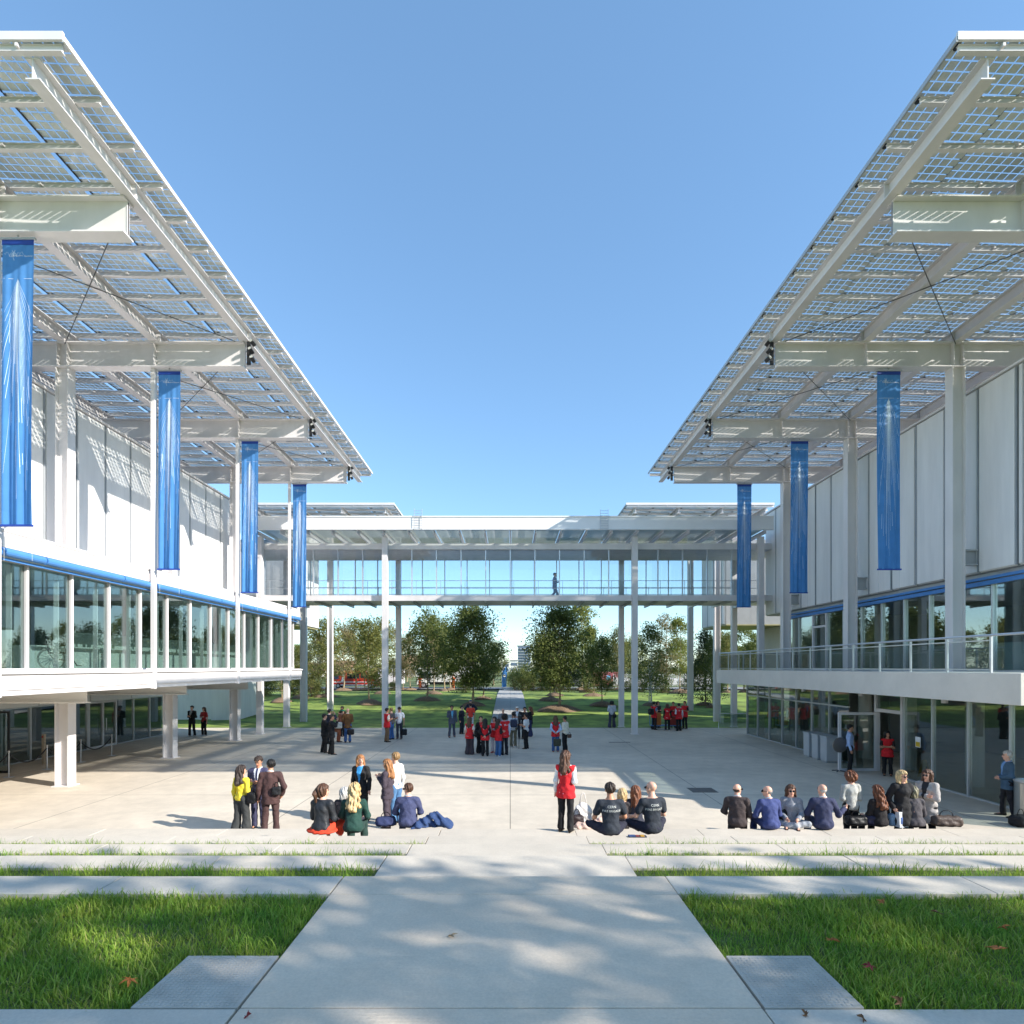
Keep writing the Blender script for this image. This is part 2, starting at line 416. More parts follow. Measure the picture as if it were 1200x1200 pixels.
AR = [(-8.5, PX0 - .03, 5.9, 6.56, 1.62, 1500, .06, .17), (PX1 + .03, 8.5, 5.9, 6.56, 1.62, 1100, .06, .17),
      (-10, PX0 - .03, 8.0, 8.36, 1.22, 950, .07, .17), (PX1 + .03, 10, 8.0, 8.36, 1.22, 950, .07, .17),
      (-12, PX0 - .03, 9.9, 10.18, .82, 700, .07, .16), (PX1 + .03, 12, 9.9, 10.18, .82, 700, .07, .16),
      (-14, PX0 - .03, 10.62, 10.86, .42, 160, .05, .13), (PX1 + .03, 14, 10.62, 10.86, .42, 160, .05, .13)]
blades('step_grass', AR, 4)

# chequered metal covers beside the path
for x0, x1, lab in ((-2.05, -1.475, 'chequered metal cover plate set in the grass left of the path'), (1.375, 1.91, 'chequered metal cover plate set in the grass right of the path')):
    m = MB(); m.box(x0, x1, 3.18, 3.75, 1.98, 2.063)
    k = 0
    for a in np.arange(x0 + .03, x1 - .02, .027):
        for b in np.arange(3.2, 3.74, .027):
            k += 1; c = .010 if (int((a - x0) / .027) + int((b - 3.2) / .027)) % 2 else .004; d = .014 - c
            m.box(a - c, a + c, b - d, b + d, 2.0631, 2.0665)
    tagp(m.build('cover_plate', mat('zinc_plate', (.52, .475, .41), .65, 0, .08, 6)), lab, 'cover plate', 'cover plates by the path')
# fallen leaves
def maple():
    pts = []
    lobes = [(90, 1.0), (40, .82), (-10, .5), (140, .82), (190, .5)]
    for k in range(5):
        a = [-10, 40, 90, 140, 190][k]; r_ = [.55, .85, 1.0, .85, .55][k]
        pts.append((r_ * .5 * math.cos(rad(a - 14)), r_ * .5 * math.sin(rad(a - 14))))
        pts.append((r_ * math.cos(rad(a)), r_ * math.sin(rad(a)))); pts.append((r_ * .5 * math.cos(rad(a + 14)), r_ * .5 * math.sin(rad(a + 14))))
        if k < 4: pts.append((.28 * math.cos(rad(a + 25)), .28 * math.sin(rad(a + 25))))
    return [(.0, -.35), (.04, -.05)] + pts + [(-.04, -.05)]
LEAFM = [mat('leaf_orange', (.42, .14, .03), .7, 0, .2, 20), mat('leaf_brown', (.22, .10, .04), .7, 0, .2, 20), mat('leaf_red', (.28, .035, .03), .7, 0, .2, 20), mat('leaf_pale', (.40, .30, .20), .7, 0, .2, 20)]
LP = [(527, 1097, 3, 'pale curled', 'lying on the middle of the path', .06, .012), (152, 1147, 0, 'long orange brown', 'in the left grass near the cover plate', .075, .09), (975, 1102, 0, 'large orange', 'in the right grass behind the cover plate', .07, .09),
      (1170, 1112, 0, 'biggest orange', 'near the right edge of the grass', .09, .09), (1021, 1132, 2, 'dark red', 'in the right grass beyond the cover plate corner', .06, .09), (1173, 1087, 0, 'orange upright', 'at the far right of the grass', .06, .09),
      (1100, 1070, 1, 'brown', 'at the back of the right grass by the kerb', .06, .09), (1055, 1175, 1, 'reddish brown', 'at the front of the right grass', .05, .09), (1035, 1057, 0, 'orange', 'on the right grass by the stone edge', .05, .09),
      (289, 1192, 2, 'small dark red', 'on the kerb at the foot of the path', .03, .012), (1012, 1194, 1, 'small brown', 'on the right kerb at the front', .04, .012), (945, 1190, 1, 'dark brown', 'on the kerb just right of the path foot', .03, .012)]
rl = random.Random(5)
for px, py, mi, lk, wh, sz, zo in LP:
    x, y = px_at(px, py, 2.06 + zo * .5)
    pts = maple(); v = [(a * sz, b * sz, .012 * math.sin(a * 3 + b * 2) + rl.uniform(0, .012)) for a, b in pts]
    n = len(v); v = [(0, 0, .004)] + v; f = [(0, 1 + i, 1 + (i + 1) % n) for i in range(n)]
    me = mesh_np('fallen_leaf', v, f, LEAFM[mi]); o = linkmesh('fallen_leaf', me)
    o.location = (x, y, 2.06 + zo * .5); o.rotation_euler = (rl.uniform(-.5, .5) if zo > .05 else 0.1, rl.uniform(-.3, .3) if zo > .05 else 0, rl.uniform(0, 6))
    sm = o.modifiers.new('thickness', 'SOLIDIFY'); sm.thickness = .0015
    tagp(o, f'{lk} fallen maple leaf {wh}', 'leaf', 'fallen leaves')
# drain covers in the plaza
for px, py, lab, wd in ((823, 926, 'dark square drain cover in the plaza right of the seated firefighters', .8), (726, 870, 'thin dark drain slot in the plaza in front of the bridge column', 1.1)):
    x, y = px_at(px, py); m = MB(); m.box(x - wd / 2, x + wd / 2, y - .35 if wd < 1 else y - .1, y + .35 if wd < 1 else y + .1, -.02, .006)
    for k in range(6): m.box(x - wd / 2 + .05 + k * wd / 6.5, x - wd / 2 + .09 + k * wd / 6.5, y - .3 if wd < 1 else y - .08, y + .3 if wd < 1 else y + .08, .006, .011)
    tagp(m.build('drain_cover', mat('cast_iron', (.16, .15, .14), .6, .5, .1, 5)), lab, 'drain cover')

# ================================================================ PAVILIONS
ROOFZ = 15.16
PITCH = 1.022
def solar_mesh():
    W_, D_ = 1.965, 1.005
    m = MB(); zf = lambda x: -.10 * x / 2.0 + .05
    nx, ny = 10, 5
    px_, py_ = W_ / nx, D_ / ny
    m.add([(0, 0, zf(0)), (W_, 0, zf(W_)), (W_, D_, zf(W_)), (0, D_, zf(0))], [(0, 1, 2, 3)], 1)
    c = .171
    for i in range(nx):
        for j in range(ny):
            x0 = px_ * (i + .5) - c / 2; y0 = py_ * (j + .5) - c / 2
            v = [(x0, y0, zf(x0) + .006), (x0 + c, y0, zf(x0 + c) + .006), (x0 + c, y0 + c, zf(x0 + c) + .006), (x0, y0 + c, zf(x0) + .006)]
            m.add(v, [(0, 1, 2, 3)], 0)
    m.box(.0, .02, 0, D_, zf(0) - .03, zf(0) - .002, 2)
    m.lathe([(.02, -.03), (.06, -.028), (.07, 0)], (.13, .16, zf(.13) - .004), 10, 'z', 2)
    me = bpy.data.meshes.new('solar_panel'); me.from_pydata(m.v, [], m.f)
    for q in (CELL, PVGLASS, BLACKP): me.materials.append(q)
    me.polygons.foreach_set('material_index', np.array(m.m, dtype=np.int32)); me.update()
    return me
SOLAR = solar_mesh()

def in_view_area(x, y):
    u, v = VPX + F * x / y, HY - F * (ROOFZ - CZ) / y
    return (F / y) ** 2 * (1 if -20 < u < 1220 and v > -10 else 0.001)

def canopy(par, s, y0, nrows, ncols, beams, col_z0, x_out=20.2, edge=8.0, braces=True, limit=100):
    y1 = y0 + nrows * PITCH
    # solar modules; every module tilts the same way towards the sun side
    spots = []
    for j in range(ncols):
        xa = (edge + 2.0 * j) if s > 0 else -(edge + 2.0 * (j + 1)) + .015
        for k in range(nrows): spots.append((xa, y0 + k * PITCH + .008))
    spots.sort(key=lambda q: -in_view_area(q[0] + 1, q[1] + .5))
    base = par.location
    for q in spots[:limit]:
        o = linkmesh('solar_panel', SOLAR, par); o.location = (q[0] - base.x, q[1] - base.y, ROOFZ - base.z)
    rest = spots[limit:]
    if rest:
        nv = len(SOLAR.vertices); co = np.empty(nv * 3); SOLAR.vertices.foreach_get('co', co); co = co.reshape(-1, 3)
        fs = [tuple(p.vertices) for p in SOLAR.polygons]; mi = [p.material_index for p in SOLAR.polygons]
        V = []; Fc = []; M_ = []
        for t, q in enumerate(rest):
            V.append(co + np.array([q[0] - base.x, q[1] - base.y, ROOFZ - base.z])); Fc += [tuple(i + t * nv for i in f) for f in fs]; M_ += mi
        o = linkmesh('solar_field', mesh_np('solar_field', np.concatenate(V), Fc, [CELL, PVGLASS, BLACKP], mi=M_), par); o['kind'] = 'stuff'
    X = lambda a: s * a
    for k in range(nrows + 1):
        m = MB(); yy = y0 + k * PITCH
        if k == 0: yy += .05
        if k == nrows: yy -= .05
        m.box(X(edge + .05), X(x_out), yy - .05, yy + .05, 14.95, 14.966); m.box(X(edge + .05), X(x_out), yy - .012, yy + .012, 14.966, 15.08)
        m.box(X(edge + .05), X(x_out), yy - .035, yy + .035, 15.08, 15.092)
        for q in np.arange(edge + .8, x_out, 2.0): m.box(X(q), X(q + .05), yy - .09, yy + .09, 15.0, 15.06)
        m.build('purlin', WHITE, par)
    m = MB(); m.box(X(edge - .02), X(x_out), y0 - .06, y0 - .01, 15.09, 15.24); m.build('edge_fascia', WHITE, par)
    m = MB(); m.box(X(edge - .05), X(edge - .01), y0 - .05, y1, 15.06, 15.16); m.build('edge_trim', WHITE if s < 0 else GREYM, par)  # sunlit left trim white, right one grey: light put into the colour
    for gx in (8.66, 11.66, 14.66, 17.66):
        m = MB(); m.ibeam_y(y0 + .12, y1 - .1, X(gx), 14.56, 14.95, .26, .025)
        for b in beams: m.box(X(gx) - .12, X(gx) + .12, b - .012, b + .012, 14.585, 14.925)
        m.build('girder', WHITE, par)
    for b in beams:
        m = MB(); m.ibeam_x(X(8.72), X(x_out), b, 13.73, 14.555, .36, .035)
        m.box(X(8.72), X(8.745), b - .03, b + .03, 13.765, 14.52)
        for gx in (11.66, 14.5, 14.82, 17.66): m.box(X(gx) - .012, X(gx) + .012, b - .17, b + .17, 13.765, 14.52)
        m.build('cantilever_beam', WHITE, par)
    for b, z0 in zip(beams, col_z0):
        if z0 is None: continue
        m = MB(); m.hcol(X(14.66), b, z0, 13.73); m.box(X(14.66) - .26, X(14.66) + .26, b - .22, b + .22, z0, z0 + .03); m.build('column', WHITE, par)
    if braces:
        for b0, b1 in zip(beams[:-1], beams[1:]):
            for (xa, xb) in ((8.9, 14.6), (14.6, 8.9)):
                dz = 0 if xa < xb else .04
                m = MB(); m.tube([(X(xa), b0 + .1, 14.50 + dz), (X(xb), b1 - .1, 14.50 + dz)], .012, 6)
                m.build('brace_rod', DARK, par)

def windows(par, x, ys, z0, z1, s, gl, dep=.2, wid=.07, fr=None, transom=None, fin=0.0):
    """a row of windows along y, each: frame part > pane sub-part"""
    fr = fr or ALU
    for a, b in zip(ys[:-1], ys[1:]):
        m = MB(); lo, hi = min(a, b), max(a, b)
        m.box(x - dep / 2, x + dep / 2, hi - wid / 2, hi + wid / 2, z0, z1)
        m.box(x - .05, x + .05, lo + wid / 2, hi - wid / 2, z0, z0 + .05); m.box(x - .05, x + .05, lo + wid / 2, hi - wid / 2, z1 - .06, z1)
        if fin: m.box(x + s * .10, x + s * .22, hi - .30, hi - .26, z0 + .05, z1 - .06)
        if transom: m.box(x - .05, x + .05, lo + wid / 2, hi - wid / 2, transom - .03, transom + .03)
        w_ = m.build('window', fr, par)
        p = MB(); p.box(x - .012, x + .012, lo + wid / 2, hi - wid / 2, z0 + .05, z1 - .06); p.build('pane', gl, w_)

def wall_panels(par, x, y0, y1, z0, z1, s, pitch=1.55):
    y = y1; k = 0
    while y > y0 + .1:
        e = max(y - pitch, y0); m = MB()
        g = .03 if k % 4 else .07
        xi, xo = x, x + s * .09
        # tray panel with folded, tapering edges
        v = [(xo, e + g, z0), (xo, y - g, z0), (xo, y - g, z1), (xo, e + g, z1), (xi, e + g + .03, z0 + .04), (xi, y - g - .03, z0 + .04), (xi, y - g - .03, z1 - .03), (xi, e + g + .03, z1 - .03)]
        f = [(4, 5, 6, 7), (0, 1, 5, 4), (1, 2, 6, 5), (2, 3, 7, 6), (3, 0, 4, 7), (3, 2, 1, 0)]
        m.add(v, f)
        jw = .05 if k % 4 else .09
        m.box(xi - s * .004, xi + s * .05, e - jw / 2, e + jw / 2, z0 + .02, z1 - .02, 1)
        m.build('wall_panel', [PANELW, JOINT], par); y = e; k += 1

B4 = [13.45, 19.4, 25.38, 31.35]
Y0 = 10.55
# ---- left pavilion
LPV = thing('glass_pavilion', 'white steel pavilion left of the plaza with blue roller blind and raised window gallery', 'pavilion', (-16, 22, 0), 0, 'pavilions round the plaza')
canopy(LPV, -1, Y0, 23, 6, B4, [None] * 4)
for b in B4[0:]:
    m = MB(); m.hcol(-14.66, b, 7.08, 13.73); m.build('column', WHITE, LPV)
    m = MB(); m.hcol(-14.66, b, 0, 2.72, .44, .36); m.box(-14.95, -14.37, b - .25, b + .25, 0, .03); m.build('column', WHITE, LPV)
    m = MB(); m.prism([(-11.9, 3.22), (-20, 3.22), (-20, 2.72), (-14.2, 2.72), (-14.2, 2.80), (-13.9, 2.80)], b - .16, b + .16, 'y') if False else m.ibeam_x(-13.95, -19.85, b, 2.72, 3.225, .36, .035)
    m.build('floor_beam', BRIGHT, LPV)
    m = MB(); m.box(-11.81, -11.685, b - .07, b + .07, 3.20, 13.73); m.build('post', WHITE, LPV)
m = MB(); m.box(-15.46, -34, 10.6, 32.6, 7.08, 13.06); m.build('upper_wall', JOINT, LPV)
m = MB(); m.box(-15.26, -34.2, 10.5, 32.7, 13.06, 13.13); m.build('roof', WHITE, LPV)
wall_panels(LPV, -15.33, 10.6, 32.6, 7.1, 13.05, -1, 1.47)
m = MB(); m.box(-11.8, -26, 8.0, 33.2, 3.23, 3.82); m.box(-11.76, -11.8, 8.0, 33.2, 3.36, 3.70); m.box(-11.70, -11.8, 8.0, 33.2, 3.74, 3.80); m.build('floor_slab', WHITE, LPV)
m = MB(); m.box(-11.9, -15.45, 8.0, 33.25, 6.98, 7.08); m.box(-11.86, -12.02, 8.0, 33.25, 6.72, 6.98); m.tube([(-11.93, 8, 7.13), (-11.93, 33.25, 7.13)], .045, 8); m.build('gallery_roof', WHITE, LPV)
m = MB()
for k in range(8):
    a = 33.2 - k * 3.03; m.tube([(-11.90, a - .02, 6.62), (-11.90, a - 3.0, 6.62)], .10, 14)
m.box(-11.97, -12.0, 8.0, 33.2, 6.44, 6.50)
m.build('roller_blind', BLUEB, LPV, smooth=False)
windows(LPV, -12.22, [33.0 - 1.515 * k for k in range(17)], 3.82, 6.52, -1, GLASS, .16, .07, WHITE, fin=1)
m = MB(); m.box(-12.25, -26, 8.0, 33.1, 6.70, 6.76); m.build('ceiling', INTW, LPV)
m = MB(); m.box(-19.0, -19.1, 8.0, 33.1, 3.82, 6.7); m.box(-12.4, -19, 33.1, 33.15, 3.9, 6.7)
for q in (12, 18.2, 24.4, 29.5): m.box(-15.6, -19, q, q + .12, 3.82, 6.7)
m.build('interior_wall', INTW, LPV)
m = MB(); m.box(-14.2, -14.7, 17.4, 31, 3.82, 4.52); m.box(-14.0, -14.8, 17.4, 31, 4.52, 4.56); m.box(-14.9, -15.0, 20, 33, 3.82, 5.1); m.build('counter', INTW, LPV)
# ground floor, set far back
m = MB()
for k in range(9): m.box(-19.86, -19.98, 33.9 - 3.03 * k - 2.99, 33.9 - 3.03 * k - .03, 2.28, 2.76)
m.box(-19.9, -20.1, 8.0, 34, 2.76, 3.23); m.build('lintel', BRIGHT, LPV)
yl = [34.0, 32.6, 31.2, 29.9]
windows(LPV, -20.0, yl, 0, 2.28, -1, GLASSD, .12, .07)
windows(LPV, -20.0, [27.8, 26.9, 26.0, 24.5, 23.1, 21.8], 0, 2.28, -1, GLASSD, .12, .07)
windows(LPV, -20.0, [20.2, 18.6, 17.0], 0, 2.28, -1, GLASSD, .12, .07)
dr = MB(); dr.box(-19.94, -20.06, 27.84, 27.94, 0, 2.26); dr.box(-19.94, -20.06, 29.76, 29.86, 0, 2.26); dr.box(-19.94, -20.06, 27.94, 29.76, 2.16, 2.26); dr.box(-19.94, -20.06, 28.79, 28.91, 0, 2.16)
dr.box(-19.94, -20.06, 27.94, 28.79, 0, .1); dr.box(-19.94, -20.06, 28.91, 29.76, 0, .1)
d_ = dr.build('door', WHITE, LPV)
p = MB(); p.box(-19.99, -20.01, 27.94, 28.79, .1, 2.16); p.build('pane', GLASSD, d_); p = MB(); p.box(-19.99, -20.01, 28.91, 29.76, .1, 2.16); p.build('pane', GLASSD, d_)
p = MB(); p.tube([(-19.88, 28.72, .8), (-19.88, 28.72, 1.4)], .02, 8); p.tube([(-19.88, 28.98, .8), (-19.88, 28.98, 1.4)], .02, 8); p.build('handle', ALU, d_)
dr = MB()
for (a0, a1, b0, b1) in ((-18.5, -18.56, 0, 2.28), (-19.9, -19.96, 0, 2.28)): dr.box(a0, a1, 21.72, 21.78, b0, b1)
dr.box(-18.56, -19.9, 21.72, 21.78, 2.2, 2.28); dr.box(-18.56, -19.9, 21.72, 21.78, 0, .08)
d_ = dr.build('open_door', DARK, LPV); p = MB(); p.box(-18.56, -19.9, 21.74, 21.76, .08, 2.2); p.build('pane', GLASS, d_)
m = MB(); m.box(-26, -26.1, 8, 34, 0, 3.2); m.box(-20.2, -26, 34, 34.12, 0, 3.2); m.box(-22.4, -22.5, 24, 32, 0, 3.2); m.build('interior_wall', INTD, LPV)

# ---- right pavilion
RPV = thing('glass_pavilion', 'white steel pavilion right of the plaza with concrete balcony and shaded panels', 'pavilion', (16, 22, 0), 0, 'pavilions round the plaza')
canopy(RPV, 1, Y0, 23, 12, B4, [3.76] * 4, x_out=32.1)
m = MB(); m.box(15.47, 34, 17.55, 35.5, 6.98, 13.06); m.build('upper_wall', JOINT, RPV)
m = MB(); m.box(15.27, 34.2, 17.5, 35.6, 13.06, 13.13); m.build('roof', WHITE, RPV)
wall_panels(RPV, 15.34, 17.55, 35.5, 7.0, 13.05, 1, 1.47)
m = MB(); m.box(11.7, 24, 13.5, 33.4, 3.02, 3.76); m.build('balcony_slab', CONC, RPV, bevel=.01)
for b in B4[1:]:
    m = MB(); m.box(14.88, 15.32, b - .12, b + .12, 7.25, 7.30); m.box(14.88, 15.32, b - .12, b + .12, 7.72, 7.77); m.box(14.88, 15.32, b - .02, b + .02, 7.30, 7.72); m.build('bracket', GREYM, RPV)
windows(RPV, 15.65, [33.2, 31.8, 30.4], 3.76, 6.64, 1, GLASS, .16, .06)
windows(RPV, 15.65, [28.98 - 1.42 * k for k in range(12)], 3.76, 6.64, 1, GLASS, .16, .06)
dr = MB(); dr.box(15.55, 15.75, 30.25, 30.35, 3.76, 6.64); dr.box(15.55, 15.75, 28.98, 29.08, 3.76, 6.64); dr.box(15.57, 15.73, 29.08, 30.25, 5.9, 6.0); dr.box(15.57, 15.73, 29.08, 30.25, 6.56, 6.64); dr.box(15.57, 15.73, 29.08, 30.25, 3.76, 3.86)
d_ = dr.build('door', WHITE, RPV); p = MB(); p.box(15.64, 15.66, 29.08, 30.25, 3.86, 5.9); p.box(15.64, 15.66, 29.08, 30.25, 6.0, 6.56); p.build('pane', GLASS, d_)
m = MB(); m.box(15.55, 15.49, 13.5, 33.2, 6.58, 6.72); m.box(15.48, 15.43, 13.5, 33.2, 6.75, 6.84); m.build('roller_blind', BLUEB, RPV)
m = MB(); m.box(15.56, 24, 16.6, 33.2, 6.85, 6.975); m.build('ceiling', GREYM, RPV)
m = MB(); m.box(24, 24.1, 13, 34, 3.76, 7.0); m.build('interior_wall', mat('interior_grey', (.28, .30, .30), .8), RPV)
m = MB(); m.box(17.0, 17.1, 14, 33, 3.76, 4.75); m.build('counter', INTW, RPV)
m = MB(); m.box(16.2, 24.3, 33.5, 34.2, 0, 6.97); m.box(16.2, 16.9, 33.42, 33.49, 0, 3.0); m.build('core_wall', CONC, RPV)
yr = [34.25 - 1.47 * k for k in range(8)] 
windows(RPV, 13.8, yr, 0, 3.02, 1, GLASSD, .12, .06, transom=2.28)
windows(RPV, 13.8, [20.6, 19.2, 17.7, 16.2, 14.7, 13.5], 0, 3.02, 1, GLASSD, .12, .06)
dr = MB(); dr.box(13.72, 13.88, 20.62, 20.72, 0, 3.02); dr.box(13.72, 13.88, 22.1, 22.2, 0, 3.02); dr.box(13.72, 13.88, 20.72, 22.1, 2.24, 2.36); d_ = dr.build('door_frame', WHITE, RPV)
p = MB(); p.box(13.79, 13.81, 20.72, 22.1, 2.36, 3.0); p.build('pane', GLASSD, d_)
dr = MB(); dr.box(12.28, 12.38, 22.02, 22.08, .02, 2.22); dr.box(13.62, 13.72, 22.02, 22.08, .02, 2.22); dr.box(12.38, 13.62, 22.02, 22.08, 2.12, 2.22); dr.box(12.38, 13.62, 22.02, 22.08, .02, .12)
d_ = dr.build('open_door', WHITE, RPV); p = MB(); p.box(12.38, 13.62, 22.04, 22.06, .12, 2.12); p.build('pane', GLASSD, d_)
m = MB()
for k in range(12): m.box(13.8 + .5 * k, 13.8 + .5 * k, 34.3, 34.3, 0, 0) if False else None
m.box(13.86, 16.95, 34.22, 34.24, .05, 3.0); m.build('end_glazing', GLASSD, RPV)
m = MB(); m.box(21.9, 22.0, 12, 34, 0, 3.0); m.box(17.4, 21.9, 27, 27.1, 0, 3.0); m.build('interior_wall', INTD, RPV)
for b in (16.6, 19.4, 22.6, 25.4, 28.4, 31.35):
    m = MB(); m.lathe([(.26, 0), (.26, 3.015)], (15.3, b, 0), 20); m.build('inner_column', CONC, RPV, smooth=False)
for b in (18.1, 22.4, 26.8):
    m = MB(); m.lathe([(.09, 2.80), (.09, 3.015)], (13.35, b, 0), 14); m.build('downlight', WHITE, RPV)
# balcony railing
RL = thing('balcony_railing', 'steel mesh railing along the concrete balcony edge of the right pavilion', 'railing', (11.8, 24, 3.76))
k = 0; y = 33.3
while y > 13.4:
    m = MB(); m.box(11.78, 11.82, y - .028, y + .028, 3.765, 4.66); m.build('post', ALU, RL)
    if y - 1.45 > 13.3:
        m = MB(); m.box(11.795, 11.805, y - 1.45 + .05, y - .05, 3.86, 4.55); m.build('mesh_panel', RAILG, RL)
        m = MB(); m.box(11.785, 11.815, y - 1.45 + .04, y - .04, 4.55, 4.58); m.build('top_rail', ALU, RL)
        m = MB(); m.box(11.785, 11.815, y - 1.45 + .04, y - .04, 3.83, 3.86); m.build('bottom_rail', ALU, RL)
    y -= 1.45
m = MB(); m.tube([(11.8, 13.3, 4.69), (11.8, 33.35, 4.69), (16.4, 33.35, 4.69)], .03, 8); m.build('handrail', ALU, RL)
for xx in (13.2, 14.4, 15.6):
    m = MB(); m.box(xx - .03, xx + .03, 33.32, 33.38, 3.765, 4.66); m.build('post', ALU, RL)
m = MB(); m.box(11.9, 16.4, 33.345, 33.355, 3.86, 4.6); m.build('mesh_panel', RAILG, RL)
# low rail at the right garden edge
RL = thing('guard_rail', 'low grey guard rail at the lawn edge beyond the right glass front', 'railing', (14.4, 37.6, 0))
m = MB(); m.tube([(13.3, 37.6, 0), (13.3, 37.6, .95), (15.6, 37.6, .95), (15.6, 37.6, 0)], .03, 8); m.build('frame', ALU, RL)
m = MB(); m.box(13.35, 15.55, 37.595, 37.605, .1, .9); m.build('glass_panel', GLASS, RL)

# ---- rear pavilions
for s, lab in ((-1, 'white rear pavilion beyond the footbridge on the left, only its roof and box end visible'), (1, 'white rear pavilion beyond the footbridge on the right, raised on tall columns')):
    P_ = thing('rear_pavilion', lab, 'pavilion', (s * 20, 46, 0), 0, 'rear pavilions')
    canopy(P_, s, 40.6, 11, 5, [41.8, 47.95], [0, 0], x_out=18.2, braces=False, limit=55)
    m = MB(); m.box(s * 15.47, s * 30, 42.2, 47.3, 6.98, 13.06); m.build('upper_wall', JOINT, P_)
    m = MB(); m.box(s * 15.47, s * 30, 42.15, 47.35, 6.9, 6.978); m.build('soffit', mat('soffit_reflected_tint', (.34, .31, .16), .5), P_)  # yellow green reflected light put into the soffit colour
    wall_panels(P_, s * 15.35, 42.2, 47.3, 7.0, 13.05, s, 1.5)
    m = MB(); m.box(s * 19.6, s * 21.6, 42.5, 46.8, 0, 6.89); m.build('core_wall', CONC if s > 0 else PANELW, P_)
    if s < 0:
        m = MB(); m.box(-21.7, -26, 43, 46.8, 0, 2.9); m.build('side_wall', PANELW, P_)

# ================================================================ FOOTBRIDGE
FB = thing('footbridge', 'white glazed footbridge spanning between the two pavilions above the plaza', 'footbridge', (0, 36.5, 0))
BY0, BY1 = 34.75, 38.2
m = MB(); m.box(-16.2, 16.2, BY0 - .05, BY1 + .05, 7.90, 8.07); m.box(-16.2, 16.2, BY0 - .25, BY0 - .05, 7.80, 8.10); m.box(-16.2, 16.2, BY0 - .26, BY0 - .02, 8.10, 8.13); m.build('deck', WHITE, FB)
for k in range(21):
    xx = -14.5 + 1.45 * k; m = MB(); m.box(xx - .04, xx + .04, BY0, BY1, 7.74, 7.90); m.build('deck_rib', GREYM, FB)
m = MB(); m.box(-16.2, 16.2, BY0 - .12, BY1 + .1, 10.84, 11.16); m.build('ceiling', mat('bridge_ceiling', (.72, .71, .78), .6), FB)
m = MB(); m.box(-16.2, 16.2, BY0 - .18, BY0 - .12, 10.82, 11.18); m.build('head_beam', WHITE, FB)
for yy, dep in ((BY0, .09), (BY1, .06)):
    for k in range(20):
        a = -14.5 + 1.45 * k + (0 if yy == BY0 else .1)
        m = MB(); m.box(a - .03, a + .03, yy - dep, yy + .04, 8.07, 10.84); w_ = m.build('window', ALU, FB)
        p = MB(); p.box(a + .03, a + 1.42, yy - .012, yy + .012, 8.09, 10.84); p.build('pane', GLASSB, w_)
for yy in (BY0 + .25, BY1 - .25):
    m = MB()
    for zz in (8.6, 9.05): m.tube([(-15, yy, zz), (15, yy, zz)], .018, 6)
    for k in range(20): m.box(-14.5 + 1.45 * k + .2, -14.5 + 1.45 * k + .225, yy - .015, yy + .015, 8.07, 9.07)
    m.build('handrail', ALU, FB)
m = MB(); m.box(-14.9, 14.9, 33.3, 33.36, 11.72, 12.40); m.box(-14.9, 14.9, 33.26, 33.5, 12.40, 12.46); m.box(-14.9, 14.9, 33.24, 33.42, 11.68, 11.72); m.build('fascia', BRIGHT, FB)
for k in range(21):
    a = -14.5 + 1.45 * k; m = MB(); m.ibeam_y(33.38, 39.6, a, 11.50, 11.72, .09, .015); m.build('rafter', WHITE, FB)
CAN = glass('canopy_glass', (.80, .85, .83), .8, .05, .1)
for k in range(20):
    a = -14.5 + 1.45 * k; m = MB(); m.box(a + .06, a + 1.39, 33.45, 39.5, 11.74, 11.76)
    for q in np.arange(33.5, 39.4, .20): m.box(a + .06, a + 1.39, q, q + .09, 11.765, 11.785, 1)
    m.build('canopy_panel', [CAN, CELL], FB)
m = MB(); m.box(-14.9, 14.9, 39.5, 39.56, 11.6, 12.0); m.build('rear_fascia', GREYM, FB)
for xx in (-7.3, 7.25, -14.6, 14.6):
    for yy in (34.35, 38.45):
        m = MB(); z0 = 3.76 if (xx > 10 and yy < 35) and False else 0
        m.box(xx - .16, xx + .16, yy - .16, yy + .16, z0, 11.5); m.box(xx - .22, xx + .22, yy - .22, yy + .22, z0, .025); m.build('column', WHITE, FB)
for xx in (-5.2, 5.3):
    m = MB()
    for zz in np.arange(11.75, 12.8, .14): m.tube([(xx - .22, 33.22, zz), (xx + .22, 33.22, zz)], .012, 5)
    for q in (-.22, .22): m.tube([(xx + q, 33.22, 11.7), (xx + q, 33.22, 12.85)], .015, 5)
    m.build('ladder', ALU, FB)

